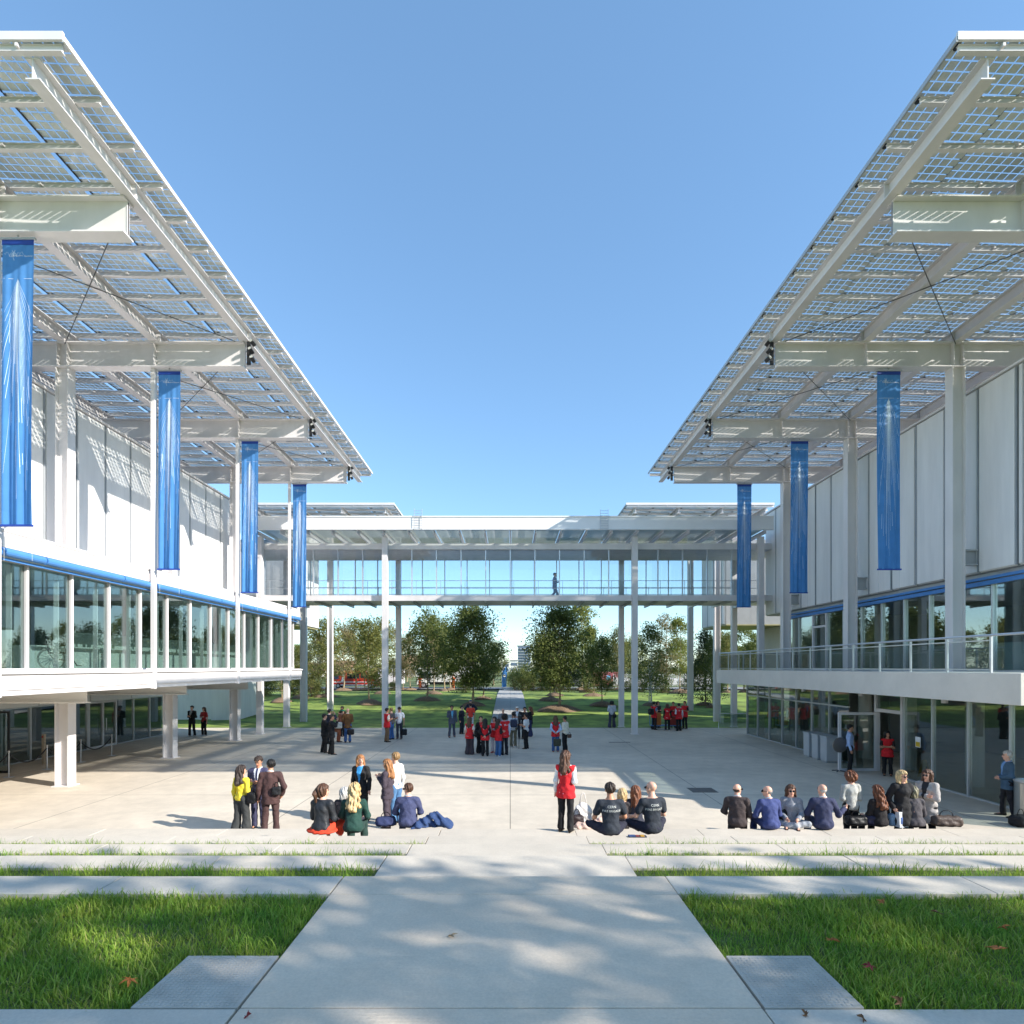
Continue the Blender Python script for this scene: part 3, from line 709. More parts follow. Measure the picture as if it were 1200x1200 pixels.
# ================================================================ BANNERS
INK = mat('white_print', (.85, .87, .92), .8)
PRINT = mat('pale_print', (.66, .77, .92), .9)
def banner(xa, xb, yy, zt, zb, label, seed):
    r = random.Random(seed); wd = xb - xa; ht = zt - zb
    t = thing('banner', label, 'banner', ((xa + xb) / 2, yy, zt), 0, 'blue banners hanging from the roof beams')
    nx, nz = 24, 60; ph = r.uniform(0, 6)
    def fold(u, q):
        return .035 * math.sin(u * 13 + ph + q * 1.5) * (.25 + q) * .8 + .02 * math.sin(u * 27 + ph * 2 + q * 3) * (.2 + q) + .04 * math.sin(q * 3 + ph) * q
    def P(u, q, off=0.0):   # u in 0..1 across, q in 0..1 downwards
        return ((u - .5) * wd * (1 - .03 * q), fold(u, q) + off, -q * ht)
    v = [P(i / nx, j / nz) for j in range(nz + 1) for i in range(nx + 1)]
    f = [(j * (nx + 1) + i, j * (nx + 1) + i + 1, (j + 1) * (nx + 1) + i + 1, (j + 1) * (nx + 1) + i) for j in range(nz) for i in range(nx)]
    o = linkmesh('cloth', mesh_np('cloth', v, f, BLUEF, True), t)
    m = MB(); m.box(-wd / 2 - .04, wd / 2 + .04, -.03, .03, 0, .05); m.tube([(0, 0, .05), (0, 0, .16)], .02, 6); m.build('top_rail', GREYM, t, world=False)
    m = MB(); m.box(-wd / 2 * .97 - .02, wd / 2 * .97 + .02, fold(.5, 1) - .03, fold(.5, 1) + .03, -ht - .03, -ht + .015); m.build('bottom_rail', mat('navy_hem', lin((24, 62, 150)), .6), t, world=False)
    m = MB(); m.box(-wd / 2, wd / 2, -.012, -.004, -.11, 0); m.build('hem', mat('navy_hem', lin((24, 62, 150)), .6), t, world=False)
    # print: a fan of white lines falling from a point, a level line, the wordmark
    m = MB(); O = (.5, .135)
    def stroke(pts, wdt):
        L_ = []; R_ = []
        for i, (u, q) in enumerate(pts):
            a = pts[max(i - 1, 0)]; b = pts[min(i + 1, len(pts) - 1)]
            dx, dz = (b[0] - a[0]) * wd, (b[1] - a[1]) * ht; l = math.hypot(dx, dz) or 1
            ex, ez = dz / l * wdt, -dx / l * wdt
            L_.append(P(u + ex / wd, q + ez / ht, -.006)); R_.append(P(u - ex / wd, q - ez / ht, -.006))
        k = len(pts); m.add(L_ + R_, [(i, i + 1, k + i + 1, k + i) for i in range(k - 1)])
    stroke([(.06, .135), (.3, .135), (.7, .135), (.94, .135)], .004)
    for k in range(38):
        a = (k - 18.5) / 18.5; spread = a * 1.25
        l = r.uniform(.35, 1.0); q0 = r.uniform(0, .08) if abs(a) < .5 else r.uniform(0, .03)
        pts = []
        for i in range(13):
            tt = q0 + (l - q0) * i / 12
            du = math.tan(spread) * (tt * .16) / wd * ht * .35 if abs(a) > .35 else a * .42 * tt ** .8
            u, q = O[0] + du, O[1] + tt * (.80 if abs(a) < .35 else .80 * math.cos(spread) ** .5)
            if not (.03 < u < .97 and q < .985): break
            pts.append((u, q))
        if len(pts) > 1: stroke(pts, r.uniform(.0012, .0030))
    for k in range(14):
        u = r.uniform(.05, .95); q = r.uniform(.2, .8); l = r.uniform(.03, .10); sl = (u - .5) * .25
        stroke([(u, q), (u + sl * l * 3, q + l)], .003)
    # wordmark: scribbled star and small text
    for a in range(5):
        c_, s_ = math.cos(a * 1.257 + .3), math.sin(a * 1.257 + .3); stroke([(.36, .045), (.36 + .09 * c_, .045 + .012 * s_)], .004)
    pts = [(.08 + .035 * i, .047 + .006 * math.sin(i * 1.9)) for i in range(18)]; stroke(pts, .003)
    stroke([(.36, .045), (.34, .06), (.38, .072)], .004)
    m.build('print', PRINT, t, world=False)
    for txt, sz, u, q in (('CERN', .07, .34, .058), ('Science Gateway', .055, .70, .058)):
        me = text_mesh(txt, sz)
        for vv in me.vertices:
            x, z = vv.co.x, vv.co.y; uu = u + x / wd; qq = q - z / ht; vv.co = Vector(P(min(max(uu, 0), 1), qq, -.007))
        me.materials.append(INK); linkmesh('lettering', me, t)
    # hanging and stay wires
    m = MB(); m.tube([(-wd / 2 + .04, 0, -ht), (-wd / 2 + .04, 0, -ht - .8)], .004, 4); m.tube([(wd / 2 - .04, 0, -ht), (wd / 2 - .04, 0, -ht - .8)], .004, 4); m.build('stay_wire', GREYM, t, world=False)
NAMES = ['nearest', 'second', 'third', 'farthest']
for k, b in enumerate(B4):
    banner(-11.66 + .10, -10.84, b - .05, 13.62, 7.12, f'{["nearest and largest blue banner hanging at the left edge of the photo","blue banner on the left hanging beside the second white post","blue banner on the left, third from the camera, between two posts","farthest blue banner on the left overlapping the footbridge glass"][k]}', 10 + k)
    if k: banner(12.06, 12.82, b - .05, 13.62, 7.12, ['', 'largest blue banner on the right in front of the white panels', 'middle one of the three blue banners on the right', 'farthest blue banner on the right overlapping the footbridge glass'][k], 20 + k)
# spot lamps on the beam tips
for s in (-1, 1):
    for k, b in enumerate(B4[1:]):
        t = thing('spotlight', f'black spotlight cluster on the {["nearest","middle","farthest"][k]} lit beam tip of the {"left" if s < 0 else "right"} roof', 'spotlight', (s * 8.5, b - .05, 14.1), 0, 'spotlight clusters on the beam tips')
        m = MB(); m.box(s * 8.5, s * 8.62, b - .14, b - .1, 13.8, 14.55); m.build('bracket', DARK, t)
        for i, zz in enumerate((14.45, 14.2, 13.92)):
            R_ = Matrix.Rotation(rad(35 * s + 10 * i), 3, 'Y') @ Matrix.Rotation(rad(-20), 3, 'X')
            m = MB(); m.cbox((s * 8.38 + .05 * (i % 2) * s, b - .25, zz), (.12, .20, .11), R_); m.cbox((s * 8.44, b - .15, zz + .02), (.04, .16, .04))
            h = m.build('lamp_head', BLACKP, t, bevel=.015)
            m = MB(); m.cbox(Vector((s * 8.38 + .05 * (i % 2) * s, b - .25, zz)) + R_ @ Vector((0, -.104, 0)), (.10, .012, .085), R_); m.build('lens', mat('lamp_lens', (.5, .5, .46), .15), h)
# ================================================================ TREES
BARK = mat('bark', (.17, .125, .085), .9, 0, .25, 8, bump=.6, bscale=30)
PALEBARK = mat('pale_trunk', (.34, .255, .16), .85, 0, .2, 8)
BIRCH = mat('birch_bark', (.62, .60, .55), .8, 0, .2, 10)
L_DARK = leafmat('leaf_dark', (.040, .072, .018), (.22, .25, .065), .42)
L_OLIVE = leafmat('leaf_olive', (.095, .12, .03), (.31, .30, .09), .45)
L_LIGHT = leafmat('leaf_light', (.11, .15, .03), (.32, .33, .08), .45)
L_TAN = leafmat('leaf_tan', (.19, .165, .07), (.40, .33, .16), .4)
L_FIR = leafmat('leaf_fir', (.018, .045, .018), (.075, .11, .035), .2)
L_BUSH = leafmat('leaf_bush', (.09, .13, .03), (.27, .28, .08), .4)

def tree_meshes(seed, H, W, trunk_h, n_leaf, leaf, shape='ovoid', trunk_r=.10, multi=1, clumps=90):
    r = np.random.default_rng(seed); rr = random.Random(seed)
    m = MB()
    def ctr(t): return np.array([.12 * math.sin(t * 3 + seed), .12 * math.cos(t * 2.3 + seed), 0])
    for q in range(multi):
        lean = np.array([rr.uniform(-.5, .5), rr.uniform(-.5, .5), 0]) * (0 if multi == 1 else 1)
        pts = [tuple(np.array([0, 0, H * .92 * t]) + ctr(t) * (t > 0) + lean * t + (np.array([rr.uniform(-.2, .2), rr.uniform(-.2, .2), 0]) * (multi > 1))) for t in np.linspace(0, 1, 9)]
        m.tube(pts, [trunk_r * (1.25 if i == 0 else 1) * (1 - .93 * i / 8) + .008 for i in range(9)], 7)
    ch = H - trunk_h
    def width(t):
        if shape == 'ovoid': return math.sin(math.pi * min(max(t * .88 + .10, 0), 1)) ** .75 * (1.05 - .35 * t)
        if shape == 'cone': return (1 - t) ** .8 * .95 + .05
        if shape == 'column': return math.sin(math.pi * min(t * .9 + .08, 1)) ** .45
        return math.sqrt(max(1 - (2 * t - 1) ** 2, 0.01))
    C = []
    while len(C) < clumps:
        t = rr.random() ** .85; a = rr.uniform(0, 6.283)
        bulge = 1 + .22 * math.sin(a * 3 + t * 6 + seed) + .13 * math.sin(a * 5 - t * 9)
        R_ = W / 2 * width(t) * bulge; q = rr.uniform(.30, 1) ** .6 * R_
        p = np.array([q * math.cos(a), q * math.sin(a), trunk_h + ch * t]); C.append((p, q / max(R_, .01)))
    for p, q in C:
        if rr.random() < .75:
            tz = max(trunk_h * .85, p[2] - (.25 + .5 * math.hypot(p[0], p[1])))
            tt = tz / (H * .92); s0 = np.array([0, 0, tz]) + ctr(tt); mid = (s0 + p) / 2 + np.array([0, 0, -.08])
            rb = trunk_r * .28 * (1 - .6 * tt); m.tube([tuple(s0), tuple(mid), tuple(p)], [rb + .006, rb * .6 + .005, .004], 4, cap=False)
    me_t = bpy.data.meshes.new('trunk'); me_t.from_pydata(m.v, [], m.f); me_t.update()
    # leaves
    n = n_leaf; ci = r.integers(0, len(C), n); cp = np.array([c[0] for c in C])[ci]
    sg = (W * .085 + .10) * r.uniform(.5, 1.3, len(C))[ci]
    P = cp + np.clip(r.normal(0, 1, (n, 3)), -1.7, 1.7) * sg[:, None] * np.array([1, 1, .85])
    # wisps shooting from the top
    nrm = r.normal(0, 1, (n, 3)) + np.array([0, 0, .5]); nrm /= np.linalg.norm(nrm, axis=1)[:, None]
    u = np.cross(nrm, r.normal(0, 1, (n, 3))); u /= np.linalg.norm(u, axis=1)[:, None]; v = np.cross(nrm, u)
    L = leaf * r.uniform(.6, 1.3, n); Wd = L * r.uniform(.4, .65, n)
    q0 = P - u * L[:, None] * .5; q2 = P + u * L[:, None] * .5
    q1 = P + v * Wd[:, None] * .5 + nrm * (L * .08)[:, None]; q3 = P - v * Wd[:, None] * .5 + nrm * (L * .08)[:, None]
    V = np.stack([q0, q1, q2, q3], 1).reshape(-1, 3); b = np.arange(n)[:, None] * 4
    me_c = bpy.data.meshes.new('crown'); me_c.from_pydata(V.tolist(), [], (b + np.array([0, 1, 2, 3])).tolist()); me_c.update()
    return me_t, me_c
def variant(seed, H, W, th, n, leaf, shape, lm, bark=BARK, tr=.10, multi=1, clumps=90):
    a, b = tree_meshes(seed, H, W, th, n, leaf, shape, tr, multi, clumps); a.materials.append(bark); b.materials.append(lm); return a, b, H
VAR = {
    'big': variant(1, 9.2, 6.0, 2.2, 17000, .22, 'ovoid', L_DARK, PALEBARK, .13, 1, 150),
    'big_b': variant(11, 9.2, 6.2, 2.3, 17000, .22, 'ovoid', L_DARK, PALEBARK, .13, 1, 150),
    'olive': variant(2, 7.0, 3.4, 2.0, 5200, .19, 'ovoid', L_OLIVE, PALEBARK, .08, 1, 70),
    'olive_b': variant(3, 7.0, 3.0, 1.9, 4400, .19, 'column', L_OLIVE, PALEBARK, .08, 1, 60),
    'tan': variant(4, 7.0, 3.0, 1.7, 3400, .17, 'ovoid', L_TAN, PALEBARK, .07, 1, 60),
    'dark': variant(5, 7.0, 4.0, 1.9, 5600, .20, 'ovoid', L_DARK, PALEBARK, .09, 1, 80),
    'light': variant(6, 9.0, 3.2, 2.4, 4400, .22, 'column', L_LIGHT, PALEBARK, .09, 1, 60),
    'fir': variant(7, 8.0, 4.4, .6, 7000, .20, 'cone', L_FIR, BARK, .10, 1, 110),
    'birch': variant(8, 7.2, 3.8, 1.4, 4600, .18, 'ovoid', L_DARK, BIRCH, .05, 4, 80),
    'bush': variant(9, 2.6, 3.4, .1, 3600, .16, 'round', L_BUSH, BARK, .04, 3, 60),
    'hedge': variant(10, 3.4, 4.6, .1, 4200, .19, 'round', L_OLIVE, BARK, .05, 3, 70),
}
rt = random.Random(21)
def tree(kind, x, y, H, label, name='tree', cat='tree', group='trees on the lawn', wscale=1.0, z=None):
    a, b, h0 = VAR[kind]; zz = gz(y) if z is None else z
    t = thing(name, label, cat, (x, y, zz - .03), rt.uniform(0, 6.28), group)
    k = H / h0; o1 = linkmesh('trunk' if name == 'tree' else 'stem', a, t); o2 = linkmesh('crown' if name == 'tree' else 'foliage', b, t)
    for o in (o1, o2): o.scale = (k * wscale, k * wscale, k)
    return t
def tree_px(kind, px, base, top, label, mound=1.6, **kw):
    y = 45.0
    for _ in range(40): y = (CZ - gz(y)) * F / (base - HY); y = min(max(y, 41), 75)
    x = (px - VPX) * y / F; H = (base - top) * y / F
    t = tree(kind, x, y, H, label, **kw)
    if mound: MOUNDS.append((x, y, mound, px, base))
    return t
MOUNDS = []
T = [ # kind, px, base px, top px, label, mound, width scale
 ('big', 554, 827, 713, 'big dark round tree left of the garden path, largest left of it', 1.7, 1.0),
 ('dark', 566, 819, 745, 'dark tree right behind the big tree left of the garden path', 1.2, .9),
 ('big_b', 655, 833, 713, 'big dark tree right of the garden path, largest on that side', 2.6, .95),
 ('dark', 644, 821, 742, 'dark tree at the path edge behind the big tree on the right', 1.8, .7),
 ('olive', 650, 815, 740, 'olive tree half hidden behind the big right hand tree', 1.6, .8),
 ('olive', 634, 808, 745, 'small tree on the path edge farthest back on the right', 1.2, .7),
 ('light', 681, 808, 706, 'tall pale green tree rising above the big right hand tree', 1.5, 1.0),
 ('light', 688, 811, 734, 'lower yellow green tree beside the tall pale one', 1.5, .95),
 ('dark', 695, 816, 752, 'small dark tree between the grey van and the white posts', 1.6, .75),
 ('dark', 706, 827, 747, 'dark slim tree left of the pair of white bridge posts', 1.8, .8),
 ('olive', 724, 808, 737, 'olive tree between the paired white bridge posts', 1.2, .8),
 ('birch', 762, 827, 732, 'multi stemmed tree with pale stems behind the red vest group', 1.4, .9),
 ('tan', 780, 811, 722, 'thin tan tree with bare twigs behind the red vest group', 1.2, 1.0),
 ('light', 797, 812, 724, 'thin yellow green tree right of the red vest group', 2.0, .8),
 ('fir', 826, 826, 741, 'dark conifer between the two right white posts', 1.2, .95),
 ('birch', 836, 829, 748, 'low multi stemmed tree with white stems beside the right post', 1.0, .8),
 ('olive', 852, 812, 742, 'olive tree behind the balcony corner', 1.2, .9),
 ('tan', 840, 808, 738, 'thin pinkish tan tree behind the right posts', 1.0, .9),
 ('light', 872, 811, 730, 'yellow green tree seen above the balcony railing corner', 1.2, .9),
 ('dark', 884, 815, 745, 'dark tree seen under the rear pavilion box on the right', 1.2, .9),
 ('olive', 906, 812, 738, 'olive tree far right under the rear pavilion box', 1.2, .9),
 ('dark', 500, 821, 716, 'dark green tree right of the white truck cab', 1.9, .80),
 ('olive', 508, 813, 724, 'olive tree close behind the dark tree by the truck', 1.5, .7),
 ('dark', 521, 810, 726, 'dark tree between the truck and the big left tree', 1.3, .75),
 ('olive', 528, 808, 735, 'small olive tree touching the big left tree', 1.2, .8),
 ('tan', 481, 808, 742, 'thin bare tan tree left of the truck cab', 1.2, .8),
 ('tan', 462, 808, 735, 'thin tan tree between the two middle left posts', 1.2, .9),
 ('tan', 472, 806, 748, 'small sparse tan tree beside the grey post', 1.0, .7),
 ('olive_b', 448, 813, 728, 'olive tree just left of the white front bridge post', 1.5, .8),
 ('olive', 433, 825, 728, 'olive tree with pale trunk on a bark mound in front of the red van', 2.2, .95),
 ('olive_b', 417, 807, 727, 'slim olive tree in front of the red van tail', 1.2, 1.0),
 ('olive_b', 428, 806, 740, 'smaller slim tree in front of the red van side windows', 1.0, .8),
 ('tan', 402, 809, 732, 'tan tree in front of the rear end of the red van', 1.5, 1.1),
 ('olive_b', 382, 817, 728, 'olive tree left of the leftmost bridge post', 1.8, 1.1),
 ('tan', 373, 808, 742, 'thin tan tree at the corner of the raised gallery', 1.2, 1.0),
 ('olive', 352, 818, 760, 'small olive tree under the end of the left gallery', 1.6, 1.0),
 ('olive_b', 330, 822, 765, 'slim small tree seen between the gallery columns', 1.8, 1.0),
]
for kd, px, base, top, lab, md, ws in T: tree_px(kd, px, base, top, lab, md, wscale=ws)
MULCH = mat('bark_mulch', (.20, .135, .085), .95, 0, .35, 14, bump=1.0, bscale=40)
for i, (x, y, r_, px, base) in enumerate(MOUNDS):
    rr = random.Random(i); n, k = 18, 7; v = []; f = []
    for j in range(k + 1):
        q = j / k
        for a in range(n):
            t = 6.283 * a / n; R_ = r_ * .62 * q * (1 + .18 * math.sin(2 * t + i) + .08 * math.sin(5 * t + i)); v.append((R_ * math.cos(t), R_ * .85 * math.sin(t), .34 * (1 - q * q) * (r_ / 1.8) + rr.uniform(-.04, .04) * (j < k) - .05 * (j == k)))
    f = [(j * n + a, (j + 1) * n + a, (j + 1) * n + (a + 1) % n, j * n + (a + 1) % n) for j in range(k) for a in range(n)]
    o = linkmesh('mulch_mound', mesh_np('mulch_mound', v, f, MULCH, True)); o.location = (x, y, gz(y) + .03)
    tagp(o, 'brown bark mulch mound at the foot of the ' + T[i][4], 'mulch mound', 'mulch mounds round the trees')
    o['label'] = ' '.join(('bark mulch mound under the ' + T[i][4]).split()[:16])

# bushes and the hedge line farther back
BU = [(612, 804, 777, 'bush', 'round green bush at the far end of the garden path', 1.0), (604, 806, 786, 'bush', 'small bush beside the blue feather flag', .9), (624, 806, 788, 'bush', 'yellowish bush right of the path end by the van', .9), (618, 800, 783, 'hedge', 'olive bush behind the round path end bush', 1.0)]
for px, base, top, kd, lab, ws in BU:
    y = 72 + (806 - base) * 1.2; x = (px - VPX) * y / F; tree(kd, x, y, (base - top) * y / F, lab, 'bush', 'bush', 'bushes at the path end', ws)
for i, (px, top, kd) in enumerate([(312, 790, 'bush'), (345, 790, 'hedge'), (300, 795, 'bush'), (365, 792, 'hedge'), (286, 792, 'hedge')]):
    y = 62 - i; x = (px - VPX) * y / F; tree(kd, x, y, 2.0 + .3 * (i % 3), ['low green bush behind the left gallery column', 'olive bush behind the end of the left gallery', 'low bush between the left ground floor columns', 'olive bush beside the tall left post', 'spreading bush beside the white rear wall on the left'][i], 'bush', 'bush', 'bushes left of the lawn')
UL = ['low shrub left of the leftmost bridge post', 'shrub under the slim olive trees by the red van', 'olive shrub before the red van nose', 'shrub between the middle left posts', 'small shrub before the white trailer', 'shrub before the truck cab', 'shrub at the truck rear wheels', 'shrub behind the big left tree',
      'shrub right of the path end bush', 'shrub before the grey van', 'shrub at the nose of the grey van', 'shrub before the pink container', 'shrub behind the paired white posts', 'shrub before the pale wire fence', 'shrub at the right end of the wire fence', 'shrub behind the dark conifer', 'shrub behind the balcony corner', 'shrub under the right rear pavilion']
for i, px in enumerate((368, 398, 424, 446, 463, 490, 520, 545, 636, 652, 690, 712, 734, 752, 776, 806, 842, 890)):
    if px in (398, 424, 490, 520): continue          # the vehicles stay in view here
    y = 66 + (i * 5) % 7; tree('bush' if i % 3 else 'hedge', (px - VPX) * y / F, y, 1.1 + .35 * (i * 7 % 4), UL[i], 'bush', 'bush', 'low shrubs along the back of the lawn', 1.1)
FARL = []
for i in range(46):
    px = 250 + i * 15.5 + rt.uniform(-6, 6)
    if 586 < px < 634: continue
    y = rt.uniform(95, 135); kd = rt.choice(['olive', 'dark', 'olive_b', 'tan', 'hedge', 'light', 'hedge', 'fir']); H = rt.uniform(5, 10) if kd != 'hedge' else rt.uniform(3, 4.5)
    x = (px - VPX) * y / F
    tree(kd, x, y, H, {'olive': 'hazy olive tree', 'dark': 'dark tree', 'olive_b': 'slim olive tree', 'tan': 'tan autumn tree', 'hedge': 'bushy hedge clump', 'light': 'pale green tree', 'fir': 'dark conifer'}[kd] + ' in the background row beyond the road', 'tree', 'tree', {'olive': 'background olive trees', 'dark': 'background dark trees', 'olive_b': 'background slim trees', 'tan': 'background tan trees', 'hedge': 'background hedge clumps', 'light': 'background pale trees', 'fir': 'background conifers'}[kd], 1.25, z=1.0)
# big trees on the upper lawn behind the camera: they shade the foreground
va = variant(31, 12.0, 9.6, 3.2, 5600, .34, 'round', L_LIGHT, BARK, .26, 1, 150); VAR['shade'] = va
for x, y, H, lab in ((14.0, -5.5, 12.5, 'tall plane tree on the upper lawn right of the camera'), (20.5, -6.2, 12.5, 'tall plane tree on the upper lawn far right behind the camera'), (6.8, -4.3, 8.5, 'smaller plane tree on the upper lawn just behind the camera')):
    tree('shade', x, y, H, lab, 'tree', 'tree', 'trees behind the camera', 1.0, z=2.0)

# ================================================================ VEHICLES AND THE FAR GROUND
TYRE = mat('tyre', (.02, .02, .02), .8); RIM = mat('rim', (.5, .5, .52), .35, .6); CARGL = mat('car_glass', (.03, .04, .05), .08, 0, .05, 2, spec=.8)
LAMPR = mat('tail_lamp', (.45, .01, .01), .3); LAMPW = mat('head_lamp', (.75, .75, .72), .2)
def van(name, label, loc, rz, col, Lg=5.6, Wd=2.0, Hh=2.3, red=False, cat='van'):
    t = thing(name, label, cat, loc, rz)
    paint = mat('van_paint_%d' % int(col[0] * 1000), col, .35, 0, .03, 1)
    prof = [(-Lg / 2, .35), (-Lg / 2, Hh - .15), (-Lg / 2 + .12, Hh), (Lg / 2 - 1.75, Hh), (Lg / 2 - 1.5, Hh - .06), (Lg / 2 - .75, 1.35), (Lg / 2 - .1, 1.08), (Lg / 2, .85), (Lg / 2, .35)]
    m = MB(); m.prism(prof, -Wd / 2, Wd / 2, 'y'); m.build('body', paint, t, world=False, bevel=.06)
    for s in (-1, 1):
        y0, y1 = s * Wd / 2, s * (Wd / 2 + .012)
        m = MB(); m.prism([(Lg / 2 - 1.02, 1.36), (Lg / 2 - 1.55, Hh - .28), (Lg / 2 - 2.2, Hh - .28), (Lg / 2 - 2.2, 1.36)], min(y0, y1), max(y0, y1), 'y'); m.build('side_window', CARGL, t, world=False)
        if red:
            m = MB(); m.box(-.9, .75, min(y0, y1), max(y0, y1), 1.3, Hh - .35); m.build('side_window', CARGL, t, world=False)
            m = MB(); m.box(-Lg / 2 + .05, Lg / 2 - 1.8, min(y0, y1), max(y0, y1), Hh - .2, Hh - .12); m.box(-Lg / 2 + .05, -Lg / 2 + .13, min(y0, y1), max(y0, y1), .8, Hh - .2); m.build('yellow_stripe', mat('stripe_yellow', (.7, .5, .03), .4), t, world=False)
            m = MB(); m.box(-Lg / 2 + .05, Lg / 2 - .2, min(y0, y1), max(y0, y1), .78, .9); m.prism([(-1.7, .92), (-1.2, .92), (-1.35, 2.0), (-1.45, 2.0)], min(y0, y1), max(y0, y1), 'y'); m.box(-Lg / 2 + .1, Lg / 2 - .5, min(y0, y1), max(y0, y1), .36, .5); m.build('white_stripe', mat('stripe_white', (.8, .8, .8), .4), t, world=False)
            m = MB()
            for k in range(3): m.cbox((-Lg / 2 + .75, s * (Wd / 2 + .008), 1.5), (.16, .016, .62), Matrix.Rotation(rad(60 * k), 3, 'Y'))
            m.build('emblem', mat('emblem_blue', (.05, .15, .6), .4), t, world=False)
        for xx in (-Lg / 2 + 1.0, Lg / 2 - .95):
            m = MB(); m.lathe([(.18, -.11), (.32, -.11), (.34, -.08), (.34, .08), (.32, .11), (.18, .11)], (xx, s * (Wd / 2 - .08), .34), 20, 'y'); wh = m.build('tyre', TYRE, t, world=False)
            m = MB(); m.lathe([(.05, -.02), (.19, -.02), (.19, .02), (.05, .03)], (xx, s * (Wd / 2 + .025), .34), 12, 'y'); m.build('rim', RIM, wh, world=False)
        m = MB(); m.box(-Lg / 2 - .012, -Lg / 2 + .03, s * (Wd / 2 - .16), s * (Wd / 2 + .006), .9, 1.45); m.build('tail_lamp', LAMPR, t, world=False)
        m = MB(); m.box(Lg / 2 - .14, Lg / 2 + .012, s * (Wd / 2 - .32), s * (Wd / 2 + .006), .82, 1.0); m.build('headlight', LAMPW, t, world=False)
    m = MB(); m.prism([(Lg / 2 - .74, 1.38), (Lg / 2 - 1.44, Hh - .1), (Lg / 2 - 1.46, Hh - .08), (Lg / 2 - .70, 1.38)], -Wd / 2 + .15, Wd / 2 - .15, 'y'); m.build('windscreen', CARGL, t, world=False)
    m = MB(); m.box(-Lg / 2 - .02, Lg / 2 + .02, -Wd / 2 - .01, Wd / 2 + .01, .28, .36); m.build('bumper', BLACKP, t, world=False)
    return t
def at(px, d): return (px - VPX) * d / F
van('van', 'red emergency van with yellow stripe and blue emblem behind the left trees', (at(417, 80), 80, 1.09), 0, (.62, .05, .03), 6.2, 2.1, 2.35, red=True)
van('van', 'dark grey delivery van parked beyond the right trees', (at(661, 79), 79, 1.09), 0, (.16, .16, .17), 6.6, 2.05, 2.5)
def truck(label, loc):
    t = thing('truck', label, 'truck', loc)
    white = mat('truck_white', (.72, .72, .69), .45, 0, .03, 2)
    m = MB(); m.prism([(-3.4, .45), (-3.42, 1.2), (-3.05, 2.2), (-2.85, 2.35), (-1.7, 2.35), (-1.7, .45)], -1.0, 1.0, 'y'); m.build('cab', white, t, world=False, bevel=.05)
    m = MB(); m.box(-1.55, 4.4, -1.15, 1.15, .85, 3.0)
    for k in range(12): m.box(-1.5 + k * .49, -1.46 + k * .49, -1.165, -1.15, .9, 2.95)
    m.build('cargo_box', white, t, world=False)
    for s in (-1, 1):
        m = MB(); m.prism([(-3.2, 1.3), (-2.92, 2.12), (-1.95, 2.12), (-1.95, 1.3)], s * 1.0, s * 1.012, 'y'); m.build('side_window', CARGL, t, world=False)
        for xx in (-2.5, 2.9):
            m = MB(); m.lathe([(.2, -.13), (.42, -.13), (.44, 0), (.42, .13), (.2, .13)], (xx, s * .95, .44), 20, 'y'); wh = m.build('tyre', TYRE, t, world=False)
            m = MB(); m.lathe([(.05, -.02), (.22, -.02), (.22, .02)], (xx, s * 1.1, .44), 12, 'y'); m.build('rim', RIM, wh, world=False)
        m = MB(); m.box(-3.46, -3.40, s * .62, s * .95, .75, .95); m.build('headlight', LAMPW, t, world=False)
    m = MB(); m.prism([(-3.425, 1.25), (-3.07, 2.2), (-3.05, 2.2), (-3.40, 1.25)], -.85, .85, 'y'); m.build('windscreen', CARGL, t, world=False)
    m = MB(); m.box(-3.4, 4.4, -.9, .9, .5, .84); m.build('chassis', DARK, t, world=False)
truck('white box truck with ribbed cargo body parked behind the left trees', (at(519, 80), 80, 1.09))
t = thing('trailer', 'white box trailer between the red van and the truck', 'trailer', (at(459, 84.5), 84.5, 1.09))
m = MB(); m.box(-1.7, 1.7, -1.1, 1.1, .5, 2.6); m.box(-1.74, 1.74, -1.14, 1.14, 2.6, 2.66)
for k in range(6): m.box(-1.6 + k * .6, -1.57 + k * .6, -1.12, -1.1, .55, 2.55)
m.build('body', WHITE, t, world=False)
for s in (-1, 1):
    m = MB(); m.lathe([(.1, -.1), (.36, -.1), (.36, .1), (.1, .1)], (.2, s * 1.0, .36), 18, 'y'); m.build('wheel', TYRE, t, world=False)
m = MB(); m.tube([(-1.7, 0, .5), (-2.9, 0, .48)], .05, 6); m.build('drawbar', DARK, t, world=False)
# feather flag
t = thing('feather_flag', 'blue feather flag at the far left side of the garden path', 'flag', (at(588, 74), 74, 1.09))
m = MB(); pts = [(0, 0, 0)] + [(0, 0, .5 * k) for k in range(1, 5)] + [(.12, 0, 2.4), (.3, 0, 2.75), (.62, 0, 2.95)]; m.tube(pts, .02, 6); m.build('pole', ALU, t, world=False)
m = MB(); L_ = [(.02, .3), (.02, 1.2), (.04, 2.0), (.14, 2.4), (.32, 2.72), (.64, 2.9)]; R_ = [(.58, .35), (.62, 1.2), (.66, 2.0), (.68, 2.4), (.68, 2.7), (.68, 2.88)]
v = []; f = []
for (a, za), (b, zb) in zip(L_, R_):
    for i in range(6): q = i / 5; v.append((a + (b - a) * q, .05 * math.sin(q * 5 + za), za + (zb - za) * q))
for j in range(5):
    for i in range(5): f.append((j * 6 + i, j * 6 + i + 1, (j + 1) * 6 + i + 1, (j + 1) * 6 + i))
m.add(v, f); m.build('cloth', BLUEF, t, world=False)
m = MB(); m.lathe([(.02, -.012), (.15, -.012), (.16, -.008)], (.35, -.06, 1.75), 16, 'y'); m.build('emblem', INK, t, world=False)
